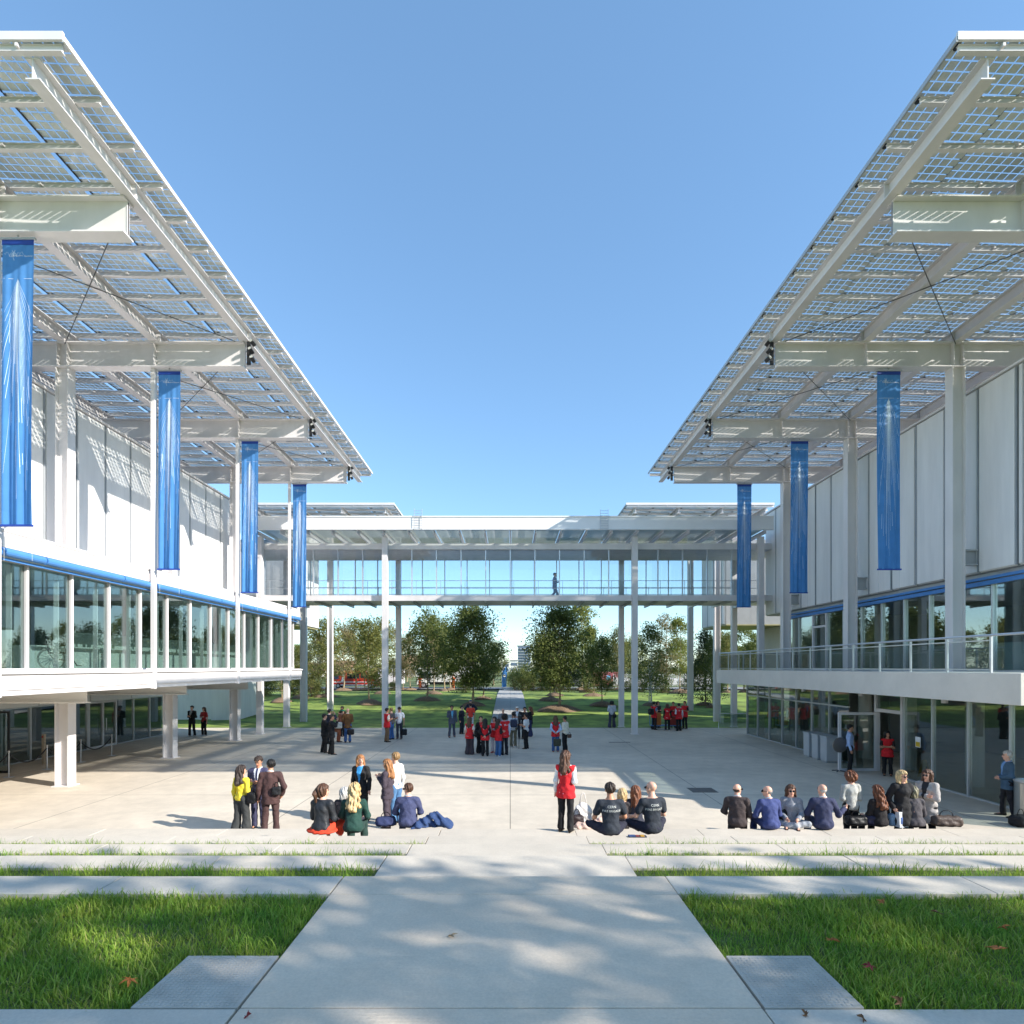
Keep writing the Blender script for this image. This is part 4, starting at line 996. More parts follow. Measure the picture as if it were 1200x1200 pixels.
m = MB(); m.lathe([(.25, 0), (.25, .06), (.05, .08)], (0, 0, 0), 16); m.build('base', DARK, t, world=False)
# far buildings
def block(name, label, px0, px1, top, d, floors, col, win, depth=12, terr=False):
    x0, x1 = at(px0, d), at(px1, d); zt = CZ + (HY - top) * d / F
    t = thing(name, label, 'building', ((x0 + x1) / 2, d, .9))
    m = MB(); m.box(x0, x1, d, d + depth, .9, zt); m.build('wall', mat(name + str(px0), col, .7), t)
    fh = (zt - 1.2) / floors
    for k in range(floors):
        m = MB(); m.box(x0 + .4, x1 - .4, d - .06, d - .01, 1.4 + fh * k, 1.4 + fh * k + fh * .52); m.build('window', mat('far_window', win, .2), t)
        if terr:
            m = MB(); m.box(x0 - .3, x1 + .3, d - 1.3, d - .07, 1.2 + fh * k, 1.4 + fh * k); m.build('balcony', mat('far_white', (.62, .63, .63), .7), t)
    m = MB(); m.box(x0 - .4, x1 + .4, d - .5, d + depth + .4, zt, zt + .5); m.build('roof', mat('far_roof', (.40, .38, .37), .7), t)
    return t
block('apartment_block', 'striped high rise apartment block behind the trees right of the path', 607, 622, 757, 420, 9, (.30, .36, .44), (.10, .14, .20), 14, True)
block('house', 'low white building left of the high rise on the horizon', 598, 607, 774, 380, 2, (.72, .70, .66), (.2, .2, .22))
block('house', 'small white house with pale roof left of the path end', 588, 597, 776, 360, 2, (.66, .66, .64), (.2, .2, .22))
def gable(label, px0, px1, eave, ridge, d):
    x0, x1 = at(px0, d), at(px1, d); ze = CZ + (HY - eave) * d / F; zr = CZ + (HY - ridge) * d / F
    t = thing('house', label, 'house', ((x0 + x1) / 2, d, .9))
    m = MB(); m.box(x0, x1, d, d + 9, .9, ze); m.build('wall', mat('far_wall', (.62, .58, .52), .8), t)
    m = MB(); m.prism([(d - .6, ze), (d + 4.5, zr), (d + 9.6, ze)], x0 - .6, x1 + .6, 'x'); m.build('roof', mat('far_tiles', (.34, .17, .12), .8), t)
    for k in range(3):
        m = MB(); m.box(x0 + (x1 - x0) * (.15 + .3 * k), x0 + (x1 - x0) * (.3 + .3 * k), d - .05, d - .01, 1.8, 3.4); m.build('window', mat('far_window', (.1, .14, .2), .2), t)
gable('red roofed house behind the leftmost trees', 352, 376, 786, 777, 170)
gable('red roofed house between the red van and the truck', 470, 496, 778, 768, 190)
gable('red roofed long house left of the red van', 384, 408, 782, 774, 210)
# pink shipping containers and the white fence beyond the road
t = thing('container', 'red and pink container behind the nose of the grey van', 'container', (at(708, 92), 92, 1.05))
m = MB(); m.box(-1.9, 1.9, -1.1, 1.1, 0, 2.1)
for k in range(16): m.box(-1.85 + k * .24, -1.75 + k * .24, -1.13, -1.1, .05, 2.05)
m.build('body', mat('container_pink', (.55, .16, .18), .6), t, world=False)
m = MB(); m.box(.2, .8, -1.15, -1.131, .9, 1.6); m.build('panel', mat('container_blue', (.15, .4, .6), .5), t, world=False)
t = thing('fence', 'pale wire fence behind the right trees', 'fence', (at(780, 90), 90, 1.05))
for k in range(17):
    m = MB(); m.box(-8 + k, -7.94 + k, -.03, .03, 0, 1.9); m.build('post', WHITE, t, world=False)
m = MB()
for zz in np.arange(.1, 1.9, .2): m.box(-8, 8.06, -.01, .01, zz, zz + .05)
m.box(-8, 8.06, .03, .06, .2, 1.2); m.build('mesh_panel', WHITE, t, world=False)
for k, (zz, dd) in enumerate(((18.6, 140), (19.4, 142), (21.0, 140))):
    m = MB(); m.tube([(-160 + 20 * i, dd, zz + .012 * (i - 8) ** 2) for i in range(17)], .02, 4)
    tagp(m.build('power_line', GREYM), ['lowest', 'middle', 'highest'][k] + ' of the thin power lines crossing the sky under the footbridge', 'power line', 'power lines')
# ================================================================ PEOPLE
def smin(a, b, k):
    h = np.clip(.5 + .5 * (b - a) / k, 0, 1)
    return b + (a - b) * h - k * h * (1 - h)
def sd_rc(P, a, b, r1, r2):
    a = np.asarray(a, float); b = np.asarray(b, float); ba = b - a; L = max(ba @ ba, 1e-9)
    h = np.clip(((P - a) @ ba) / L, 0, 1)
    return np.linalg.norm(P - a - h[:, None] * ba, axis=1) - (r1 + (r2 - r1) * h)
def sd_el(P, c, r, R=None):
    q = P - np.asarray(c, float)
    if R is not None: q = q @ R
    r = np.asarray(r, float); k0 = np.linalg.norm(q / r, axis=1); k1 = np.linalg.norm(q / (r * r), axis=1)
    return k0 * (k0 - 1) / np.maximum(k1, 1e-6)
def sd_bx(P, c, b, r):
    q = np.abs(P - np.asarray(c, float)) - (np.asarray(b, float) - r)
    return np.linalg.norm(np.maximum(q, 0), axis=1) + np.minimum(q.max(1), 0) - r
def field(P, prims, k):
    d = None
    for p in prims:
        e = sd_rc(P, *p[1:]) if p[0] == 'rc' else (sd_bx(P, *p[1:]) if p[0] == 'bx' else sd_el(P, *p[1:]))
        d = e if d is None else smin(d, e, k)
    return d
def bounds(prims, pad):
    lo = np.full(3, 9.); hi = np.full(3, -9.)
    for p in prims:
        if p[0] == 'rc':
            for c, r in ((p[1], p[3]), (p[2], p[4])): lo = np.minimum(lo, np.asarray(c) - r); hi = np.maximum(hi, np.asarray(c) + r)
        else:
            r = max(p[2]) if p[0] != 'bx' else np.asarray(p[2]); lo = np.minimum(lo, np.asarray(p[1]) - r); hi = np.maximum(hi, np.asarray(p[1]) + r)
    return lo - pad, hi + pad
def nets(fn, lo, hi, h):
    """surface nets: mesh of the zero set of fn"""
    n = np.ceil((hi - lo) / h).astype(int) + 1
    ax = [lo[i] + h * np.arange(n[i]) for i in range(3)]
    G = np.stack(np.meshgrid(*ax, indexing='ij'), -1)
    V = fn(G.reshape(-1, 3)).reshape(n); s = V < 0
    c = [(i, j, k) for i in (0, 1) for j in (0, 1) for k in (0, 1)]
    def sh(A, o): return A[o[0]:n[0] - 1 + o[0], o[1]:n[1] - 1 + o[1], o[2]:n[2] - 1 + o[2]]
    cnt = sum(sh(s, o).astype(int) for o in c); act = (cnt > 0) & (cnt < 8)
    idx = -np.ones(act.shape, int); ids = np.argwhere(act); idx[act] = np.arange(len(ids))
    acc = np.zeros((len(ids), 3)); w_ = np.zeros(len(ids))
    for a in c:
        for d in range(3):
            if a[d]: continue
            b = list(a); b[d] = 1
            va = V[ids[:, 0] + a[0], ids[:, 1] + a[1], ids[:, 2] + a[2]]; vb = V[ids[:, 0] + b[0], ids[:, 1] + b[1], ids[:, 2] + b[2]]
            cr = (va < 0) != (vb < 0); t = np.where(cr, va / np.where(va - vb == 0, 1, va - vb), 0)
            p = np.tile(np.array(a, float), (len(ids), 1)); p[:, d] += t
            acc[cr] += p[cr]; w_[cr] += 1
    verts = lo + h * (ids + acc / np.maximum(w_, 1)[:, None])
    F_ = []
    for d in range(3):
        u, v = (d + 1) % 3, (d + 2) % 3
        sl0 = [slice(None)] * 3; sl1 = [slice(None)] * 3; sl0[d] = slice(0, n[d] - 1); sl1[d] = slice(1, n[d])
        for q in (sl0, sl1): q[u] = slice(1, n[u] - 1); q[v] = slice(1, n[v] - 1)
        A, B = s[tuple(sl0)], s[tuple(sl1)]
        e = np.argwhere(A != B)
        if not len(e): continue
        flip = ~A[e[:, 0], e[:, 1], e[:, 2]]
        g = e.copy(); g[:, u] += 1; g[:, v] += 1
        qs = []
        for du, dv in ((-1, -1), (0, -1), (0, 0), (-1, 0)):
            cc = g.copy(); cc[:, u] += du; cc[:, v] += dv; qs.append(idx[cc[:, 0], cc[:, 1], cc[:, 2]])
        q = np.stack(qs, 1); q[flip] = q[flip][:, ::-1]; F_.append(q)
    return verts, (np.concatenate(F_) if F_ else np.zeros((0, 4), int))

def cl(rgb): return lin(rgb)
def fabric(rgb, kind='cloth'):
    nm = '%s_%d_%d_%d' % (kind, *rgb)
    if kind == 'leather': return mat(nm, lin(rgb), .48, 0, .16, 9, bump=.5, bscale=25, spec=.3)
    if kind == 'knit': return mat(nm, lin(rgb), .95, 0, .16, 45, bump=.6, bscale=90)
    return mat(nm, lin(rgb), .85, 0, .12, 9, bump=1.0, bscale=13)
SKIN = {'fair': mat('skin_fair', lin((222, 170, 145)), .5, 0, .05, 14), 'tan': mat('skin_tan', lin((196, 140, 110)), .5, 0, .05, 14), 'brown': mat('skin_brown', lin((128, 84, 62)), .5, 0, .05, 14)}
EYE = mat('eye_dark', (.03, .025, .02), .2); LIP = mat('lips', lin((170, 90, 85)), .5); SHADES = mat('sunglass_lens', (.01, .01, .012), .12)
HAIRC = {'black': (22, 18, 17), 'dark': (48, 34, 27), 'brown': (84, 54, 36), 'auburn': (118, 70, 44), 'red': (158, 108, 66), 'blond': (200, 170, 122), 'dkblond': (150, 118, 78), 'grey': (150, 146, 140), 'white': (188, 185, 180), 'khaki': (128, 122, 98)}
def hairmat(c): return mat('hair_' + c, lin(HAIRC[c]), .5, 0, .42, 30, bump=1.0, bscale=34, stretch=(1.7, 1.7, .25))

ARM = {  # elbow and wrist offset from the shoulder, for the +x arm
 'down': ((.055, -.03, -.285), (.075, .035, -.53)), 'front': ((.05, -.01, -.28), (-.13, .17, -.34)), 'hold': ((.04, -.02, -.28), (-.11, .22, -.22)),
 'fold': ((.05, .05, -.27), (-.24, .19, -.22)), 'phone': ((.06, .13, -.23), (-.09, .27, -.06)), 'cam': ((.10, .19, -.12), (-.09, .25, .12)), 'face': ((.05, .12, -.24), (-.13, .14, .06)),
 'pocket': ((.12, -.07, -.26), (.05, .04, -.46)), 'hip': ((.20, -.07, -.22), (.03, .0, -.38)), 'behind': ((.09, -.10, -.26), (-.12, -.16, -.42)), 'lap': ((.055, .06, -.27), (-.04, .28, -.34)),
 'knee': ((.085, .09, -.25), (.05, .33, -.30)), 'prop': ((.12, -.12, -.26), (.16, -.22, -.48)), 'gest': ((.13, .03, -.26), (.33, .20, -.16)), 'chest': ((.05, -.02, -.28), (-.06, .20, -.10)), 'out': ((.25, .08, -.12), (.42, .22, -.02)),
 'bag': ((.06, -.02, -.285), (.08, .06, -.53))}
PEOPLE = []
def person(label, X, Y, Z, rz, h=1.72, sex='m', pose='stand', arms=('down', 'down'), top=('shirt', (200, 200, 200)), bottom=('trousers', (40, 40, 45)), hair=('short', 'dark'), skin='fair', head=(0, 0), lean=0, shoes=(25, 22, 20), shades=False, inner=None, group=None, extra=None, res=None, stance=0, tie=None, cap=None, lanyard=False):
    s = h / 1.76; px = F / Y * h
    hres = res or (.0125 if px > 62 else (.017 if px > 45 else .021))
    rr = random.Random(hash((round(X, 2), round(Y, 2))) & 0xffff)
    fem = sex == 'f'
    sit = pose.startswith('sit')
    P0 = np.array([0, 0, .93 if not sit else .105])
    cx, sx = math.cos(-rad(lean)), math.sin(-rad(lean))
    Rt = np.array([[1, 0, 0], [0, cx, -sx], [0, sx, cx]])
    T = lambda v: P0 + Rt @ np.array(v, float)
    # legs
    hipw = .095
    if pose == 'stand':
        st = stance
        knee = [np.array([q * (.10 + abs(st) * .05), .02 + q * st * .12, .49]) for q in (-1, 1)]; ank = [np.array([q * (.11 + abs(st) * .12), -.02 + q * st * .22, .085]) for q in (-1, 1)]
    elif pose == 'walk':
        knee = [np.array([-.09, .16, .50]), np.array([.09, -.02, .48])]; ank = [np.array([-.09, .28, .10]), np.array([.09, -.30, .16])]
    elif pose == 'sit':
        knee = [np.array([q * .13, .42, .15]) for q in (-1, 1)]; ank = [np.array([q * .13, .46, -.30]) for q in (-1, 1)]
    elif pose == 'sitwide':
        knee = [np.array([q * .33, .28, .14]) for q in (-1, 1)]; ank = [np.array([q * .10, .42, .02]) for q in (-1, 1)]
    elif pose == 'sitcross':
        knee = [np.array([q * .34, .22, .10]) for q in (-1, 1)]; ank = [np.array([-q * .12, .34, .055]) for q in (-1, 1)]
    elif pose == 'situp':
        knee = [np.array([q * .12, .34, .36]) for q in (-1, 1)]; ank = [np.array([q * .12, .50, .07]) for q in (-1, 1)]
    hip = [P0 + np.array([q * hipw, .015 if sit else 0, -.02]) for q in (-1, 1)]
    shw = .165 if fem else .188
    sho = [T((q * shw, 0, .445)) for q in (-1, 1)]
    elb, wri = [], []
    for i, q in enumerate((-1, 1)):
        e, w_ = ARM[arms[i]]; elb.append(sho[i] + Rt @ np.array([q * e[0], e[1], e[2]])); wri.append(sho[i] + Rt @ np.array([q * w_[0], w_[1], w_[2]]))
    # head frame
    yaw, pit = rad(head[0]), rad(head[1])
    cyw, syw, cp, sp = math.cos(yaw), math.sin(yaw), math.cos(pit), math.sin(pit)
    Rh = np.array([[cyw, -syw, 0], [syw, cyw, 0], [0, 0, 1]]) @ np.array([[1, 0, 0], [0, cp, -sp], [0, sp, cp]])
    HC = T((0, .02, .680)); Hd = lambda v: HC + Rh @ np.array(v, float)
    wv, wc = (.112, .140) if fem else (.138, .160)
    def torso(o):
        p = [('el', T((0, 0, .0)), (.170 + o, .118 + o, .125 + o), Rt), ('el', T((0, .004, .17)), (wv + o, .10 + o, .17 + o), Rt), ('el', T((0, 0, .34)), (wc + o, .112 + o, .18 + o), Rt),
             ('rc', T((0, -.014, .505)), T((-shw * .9, -.008, .450)), .060 + o * .6, .052 + o), ('rc', T((0, -.014, .505)), T((shw * .9, -.008, .450)), .060 + o * .6, .052 + o), ('rc', T((0, -.012, .47)), T((0, -.005, .55)), .070 + o * .6, .055 + o * .4)]
        if fem: p.append(('el', T((0, .075, .345)), (.115 + o, .055 + o, .06 + o), Rt))
        return p
    def arm(i, o, upto='wrist'):
        if upto == 'none': return []
        if upto == 'short':
            e = sho[i] + (elb[i] - sho[i]) * .62; return [('rc', sho[i], e, .056 + o, .056 + o * 1.3)]
        w2 = elb[i] + (wri[i] - elb[i]) * .94
        return [('rc', sho[i], elb[i], .056 + o, .043 + o), ('rc', elb[i], w2, .043 + o, .033 + o)]
    def leg(i, o, flare=0.0):
        a2 = ank[i] + (knee[i] - ank[i]) * (.03 if not sit else .06)
        return [('rc', hip[i], knee[i], .088 + o, .058 + o), ('rc', knee[i], a2, .056 + o, .042 + o + flare)]
    base_mats = [SKIN[skin], EYE, LIP]
    # ---- body: one continuous surface
    pr = torso(-.012) + arm(0, -.006) + arm(1, -.006)
    for i in (0, 1):
        pr += [('rc', hip[i], knee[i], .072, .046), ('rc', knee[i], ank[i], .044, .032)]
        ft = ank[i] + np.array([0, .11, -.045]); pr.append(('rc', ank[i] + np.array([0, -.01, -.02]), ft, .030, .024))
    pr += [('rc', T((0, -.01, .48)), Hd((0, -.012, -.07)), .055, .050)]
    hp = [('el', Hd((0, -.012, .03)), (.074, .092, .086), Rh), ('el', Hd((0, .018, -.03)), (.058, .068, .085), Rh), ('el', Hd((0, .056, -.09)), (.026, .026, .020), Rh),
          ('rc', Hd((0, .084, .006)), Hd((0, .104, -.026)), .010, .014), ('el', Hd((-.076, -.005, -.012)), (.012, .022, .032), Rh), ('el', Hd((.076, -.005, -.012)), (.012, .022, .032), Rh)]
    hands = []; fing = MB()
    for i, q in enumerate((-1, 1)):
        d = wri[i] - elb[i]; d = d / np.linalg.norm(d)
        side = np.cross(d, np.array([q * 1., .3, 0])); side /= (np.linalg.norm(side) + 1e-9)     # across the palm
        nrm = np.cross(d, side)
        pc = wri[i] + d * .045; hands.append(('rc', wri[i] - d * .02, pc + d * .01, .027, .036))
        for k in range(4):
            b = pc + d * .025 + side * (k - 1.5) * .018; L1 = (.034, .040, .037, .028)[k]
            m1 = b + d * L1 + nrm * q * .006; m2 = m1 + d * L1 * .7 + nrm * q * .020
            fing.tube([tuple(b), tuple(m1), tuple(m2)], [.0095, .0085, .0065], 5)
        b = pc - d * .015 - side * .026; m1 = b + d * .028 - side * .022; m2 = m1 + d * .024 - side * .006
        fing.tube([tuple(b), tuple(m1), tuple(m2)], [.012, .010, .007], 5)
    lo, hi = bounds(pr + hp + hands, .02)
    def fb(P):
        d = field(P, pr, .035); dh = field(P, hp, .014); d = smin(d, dh, .02)
        return np.minimum(smin(d, field(P, hands, .02), .015), 9)
    V, Fq = nets(fb, lo, hi, hres)
    Fl = Fq.tolist(); nV = len(V); mi = [0] * len(Fl); VV = V.tolist()
    def addgeo(mb, m_):
        n0 = len(VV)
        for p in mb.v: VV.append(list(p))
        for f in mb.f: Fl.append([a + n0 for a in f]); mi.append(m_)
    addgeo(fing, 0)
    for q in (-1, 1):
        e = MB(); c = Hd((q * .030, .076, .004)); e.ell(c, (.012, .012, .008), 8, 5); addgeo(e, 1)
        e = MB(); c1, c2 = Hd((q * .012, .088, .026)), Hd((q * .046, .072, .026)); e.tube([tuple(c1), tuple((c1 + c2) / 2 + np.array([0, .003, .006])), tuple(c2)], .0055, 5); addgeo(e, 1)
    e = MB(); e.tube([tuple(Hd((-.024, .075, -.062))), tuple(Hd((0, .086, -.060))), tuple(Hd((.024, .075, -.062)))], [.005, .008, .005], 6); addgeo(e, 2)
    VV = np.array(VV) * s
    body = linkmesh('person', mesh_np('person', VV, Fl, base_mats, True, mi))
    body.location = (X, Y, Z); body.rotation_euler = (0, 0, rad(rz)); tagp(body, label, 'person', group)
    # ---- clothing
    def garment(name, prims, k, cut, mats, fold=.006, mfun=None, extra_fn=None, pad=.03, hr=None):
        lo, hi = bounds(prims, pad); ph = rr.uniform(0, 6)
        def fn(P):
            d = field(P, prims, k)
            if fold:
                d = d + fold * (np.sin(P[:, 2] * 17 + P[:, 0] * 23 + ph) * np.sin(P[:, 0] * 19 - P[:, 2] * 9 + P[:, 1] * 17 + ph * 2) + .35 * np.sin(P[:, 2] * 39 + P[:, 0] * 41 * np.sign(P[:, 0]) + P[:, 1] * 23 + ph))
            for c in cut: d = np.maximum(d, c(P))
            if extra_fn: d = extra_fn(P, d)
            return d
        V, Fq = nets(fn, lo, hi, hr or hres)
        if not len(Fq): return None
        m_i = None
        if mfun is not None:
            ctr = V[Fq].mean(1); m_i = mfun(ctr)
        o = linkmesh(name, mesh_np(name, V * s, Fq, mats, True, m_i), body); return o
    Ti = lambda P: (P - P0) @ Rt     # to the torso frame
    fab = top[2] if len(top) > 2 else 'cloth'
    tk = top[0]; tm = fabric(top[1], fab); oo = 0
    neckcut = lambda z: (lambda P: Ti(P)[:, 2] - z)
    hemcut = lambda z: (lambda P: z - Ti(P)[:, 2])
    def armfree(z):   # hem plane that spares the arms: only near the trunk axis
        def f(P):
            t = Ti(P); d = z - t[:, 2]
            da = np.minimum(field(P, arm(0, .035), .02), field(P, arm(1, .035), .02))
            return np.where(da < 0, np.minimum(d, da), d)
        return f
    hem = {'jacket': -.20, 'coat': -.42, 'shirt': -.07, 'tee': -.10, 'sweater': -.10, 'vest': -.19, 'blouse': -.05}[tk]
    if sit: hem = max(hem, -.085)
    if tk in ('jacket', 'coat', 'shirt', 'tee', 'sweater', 'blouse'):
        o = {'jacket': .024, 'coat': .032, 'shirt': .012, 'tee': .014, 'sweater': .022, 'blouse': .014}[tk]
        ar = 'short' if tk == 'tee' else 'wrist'
        pr = torso(o) + arm(0, o * .75, ar) + arm(1, o * .75, ar)
        if hem < -.12: pr += [('el', T((0, 0, -.15)), (.178 + o, .125 + o, .16 + o), Rt)]
        if hem < -.3: pr += [('el', T((0, 0, -.32)), (.19 + o, .14 + o, .2 + o), Rt)]
        if tk in ('jacket', 'coat', 'sweater'): pr += [('el', T((0, -.008, .16)), (wv + .036, .124, .22), Rt)]
        if sit and tk == 'jacket': pr += [('el', T((0, -.02, .0)), (.195, .145, .13), Rt)]
        if tk in ('jacket', 'coat', 'shirt') and (not fem or inner is not None):
            m = MB(); ring = []
            for q in range(15):
                t = 6.2832 * q / 14; ring.append(tuple(T((.068 * math.sin(t), -.008 - .066 * math.cos(t), .535 + .022 * math.cos(t))) * s))
            m.tube(ring, .013 * s, 6, cap=False); m.build('collar', fabric(inner) if inner is not None else (fabric((226, 226, 230)) if tk == 'jacket' and sum(top[1]) > 110 else tm), body, world=False, smooth=True)
        mats = [tm]; mf = None
        if inner is not None:
            mats.append(fabric(inner)); mats.append(fabric(tie) if tie else mats[1])
            def mf(c):
                t = Ti(c); wv_ = np.clip((t[:, 2] - .08) * .19, 0, .07); m_ = ((np.abs(t[:, 0]) < wv_) & (t[:, 1] > .02)).astype(int)
                if tie: m_[(m_ == 1) & (np.abs(t[:, 0]) < .022)] = 2
                return m_
        garment({'tee': 'tee_shirt'}.get(tk, tk), pr, .028, [neckcut(.53 if tk in ('jacket', 'coat', 'shirt') else .515), armfree(hem)], mats, .007 if tk != 'tee' else .005, mf)
    if tk == 'vest':
        sc = inner or (230, 228, 224)
        pr = torso(.010) + arm(0, .009, top[3] if len(top) > 3 else 'wrist') + arm(1, .009, top[3] if len(top) > 3 else 'wrist')
        garment('shirt', pr, .028, [neckcut(.53), armfree(-.06)], [fabric(sc)], .006)
        o = .034; pr = torso(o) + [('el', T((0, 0, -.14)), (.18 + o, .13 + o, .16 + o), Rt)]
        wv2 = shw + .052
        garment('vest', pr, .03, [neckcut(.515), hemcut(max(hem, -.28)), lambda P: np.abs(Ti(P)[:, 0]) - wv2 - .02 * (Ti(P)[:, 2] < .3) * 2], [tm], .006)
    # ---- legs
    bk = bottom[0]; bm = fabric(bottom[1], bottom[2] if len(bottom) > 2 else 'cloth')
    if bk in ('trousers', 'jeans', 'wide'):
        fl = .055 if bk == 'wide' else (.022 if bk == 'jeans' else .018); o = .012 if not bk == 'wide' else .028
        pr = [('el', T((0, 0, .0)), (.172, .122, .125), Rt)] + leg(0, o, fl) + leg(1, o, fl)
        garment('jeans' if bk == 'jeans' else 'trousers', pr, .03, [lambda P: Ti(P)[:, 2] - .11], [bm], .006)
    elif bk == 'skirt':
        if sit:
            pr = [('el', T((0, 0, .0)), (.19, .13, .12), Rt)] + [('rc', hip[i] + np.array([0, 0, -.01]), knee[i], .11, .085) for i in (0, 1)] + [('el', (0, .02, .05), (.30, .22, .055), None)] + [('rc', knee[i], knee[i] + (ank[i] - knee[i]) * .5, .085, .08) for i in (0, 1)]
            garment('skirt', pr, .06, [lambda P: Ti(P)[:, 2] - .10, lambda P: -.0 - P[:, 2] + np.where(P[:, 1] > .3, -1, 0.005)], [bm], .010)
        else:
            pr = [('el', T((0, 0, .0)), (.172, .122, .125), Rt), ('rc', P0, P0 + np.array([0, 0, -.75]), .15, .24)]
            garment('skirt', pr, .05, [lambda P: Ti(P)[:, 2] - .11, lambda P: .22 - P[:, 2]], [bm], .012)
    # shoes
    sm = fabric(shoes, 'leather')
    for i in (0, 1):
        a = ank[i]; m = MB(); zt = -.085 if not (pose == 'walk') else -.085
        rings = [(-.075, .030, .0, .07), (-.05, .038, 0, .085), (0, .040, 0, .085), (.06, .042, 0, .062), (.12, .046, 0, .045), (.165, .040, 0, .036), (.19, .018, .004, .024)]
        v = []; n = 10
        for (yy, wd, z0, z1) in rings:
            for j in range(n):
                t = 6.283 * j / n; v.append((a[0] + wd * math.cos(t), a[1] + yy, a[2] + zt + z0 + (z1 - z0) * (.5 + .5 * math.sin(t)) * (1 if math.sin(t) > -.6 else .6)))
        f = [(p * n + j, p * n + (j + 1) % n, (p + 1) * n + (j + 1) % n, (p + 1) * n + j) for p in range(len(rings) - 1) for j in range(n)]
        f += [tuple(range(n)), tuple((len(rings) - 1) * n + j for j in range(n - 1, -1, -1))]
        m.add([tuple(np.array(q) * s) for q in v], f); m.build('shoe', sm, body, world=False, smooth=True)
    # ---- hair
    hk, hcol = hair
    Hi = lambda P: (P - HC) @ Rh
    if hk != 'bald':
        hm = hairmat(hcol); g = .016 if hk in ('short',) else .024
        pr = [('el', Hd((0, -.018, .036)), (.078 + g, .094 + g, .088 + g), Rh)]
        if hk == 'fringe': pr = [('el', Hd((0, -.014, .024)), (.0785, .0965, .088), Rh)]
        if hk in ('bob', 'long', 'pony', 'curly', 'bun', 'wavy'): pr.append(('el', Hd((0, -.045, -.01)), (.080 + g, .072 + g, .10 + g), Rh))
        if hk == 'bob': pr += [('rc', Hd((q * .075, -.02, .0)), Hd((q * .088, -.01, -.13)), .035, .036) for q in (-1, 1)] + [('rc', Hd((0, -.08, 0)), Hd((0, -.08, -.13)), .07, .06)]
        if hk == 'curly': pr += [('el', Hd((0, -.03, .01)), (.135, .13, .12), Rh)]
        if hk in ('long', 'wavy'):
            L_ = -.34 if hk == 'long' else -.38
            wd = .07 if hk == 'long' else .085
            pr += [('rc', Hd((0, -.07, 0)), T((0, -.135, .72 + L_)), .085, wd)] + [('rc', Hd((q * .07, -.04, -.02)), T((q * .10, -.10, .70 + L_ * .9)), .04, .035) for q in (-1, 1)]
        if hk == 'pony': pr += [('rc', Hd((0, -.12, .05)), Hd((0, -.165, -.04)), .03, .042), ('rc', Hd((0, -.165, -.04)), Hd((0, -.15, -.24)), .042, .018)]
        if hk == 'bun': pr += [('el', Hd((0, -.14, .06)), (.05, .045, .05), Rh)]
        amp = .014 if hk in ('curly', 'wavy') else (.009 if hk != 'fringe' else .002)
        def cut(P):
            q = Hi(P)
            front = np.where(q[:, 2] > .058 + .012 * np.sin(q[:, 0] * 60), -.5, q[:, 1] - (.018 if hk in ('short', 'fringe') else .032))
            if hk == 'fringe': front = np.maximum(front, q[:, 2] - .015)
            low = (-.055 - q[:, 2]) if hk in ('short', 'fringe') else (-1 + 0 * q[:, 2])
            ear = np.where((hk in ('short', 'fringe')) & (np.abs(q[:, 0]) > .055) & (q[:, 1] > -.03), .005 - q[:, 2], -1)
            return np.maximum(np.maximum(front, low), ear)
        lo, hi = bounds(pr, .03); ph = rr.uniform(0, 6)
        def fh(P):
            q = Hi(P); a = np.arctan2(q[:, 0], -q[:, 1])
            return np.maximum(field(P, pr, .03) + amp * (.8 * np.sin(a * 13 + q[:, 2] * (14 if amp > .01 else 9) + ph + 2 * np.sin(q[:, 2] * 11)) + .5 * np.sin(a * 29 - q[:, 2] * 13 + ph * 3) + .7 * np.sin(q[:, 2] * 42 + a * 7 + ph) * (1 if amp > .01 else .45)), cut(P))
        V, Fq = nets(fh, lo, hi, min(hres * .85, .015))
        if len(Fq): linkmesh('hair', mesh_np('hair', V * s, Fq, hm, True), body)
    if cap is not None:
        pr = [('el', Hd((0, -.012, .055)), (.094, .112, .075), Rh)]; lo, hi = bounds(pr + [('el', Hd((0, .13, .05)), (.09, .08, .03), Rh)], .02)
        def fc(P):
            q = Hi(P); d = np.maximum(sd_el(P, Hd((0, -.012, .05)), (.094, .112, .082), Rh), .042 - q[:, 2]); br = np.maximum(sd_el(P, Hd((0, .10, .048)), (.078, .09, .014), Rh), .05 - q[:, 1]); return np.minimum(d, br)
        V, Fq = nets(fc, lo, hi, .012)
        if len(Fq): linkmesh('cap', mesh_np('cap', V * s, Fq, fabric(cap), True), body)
    if shades:
        m = MB()
        for q in (-1, 1):
            m.ell(Hd((q * .034, .092, .002)), (.028, .012, .022), 10, 6); m.tube([tuple(Hd((q * .06, .08, .008))), tuple(Hd((q * .088, -.01, .012)))], .004, 5)
        m.tube([tuple(Hd((-.02, .098, .008))), tuple(Hd((.02, .098, .008)))], .004, 5)
        m.v = [tuple(np.array(p) * s) for p in m.v]; m.build('sunglasses', SHADES, body, world=False, smooth=True)
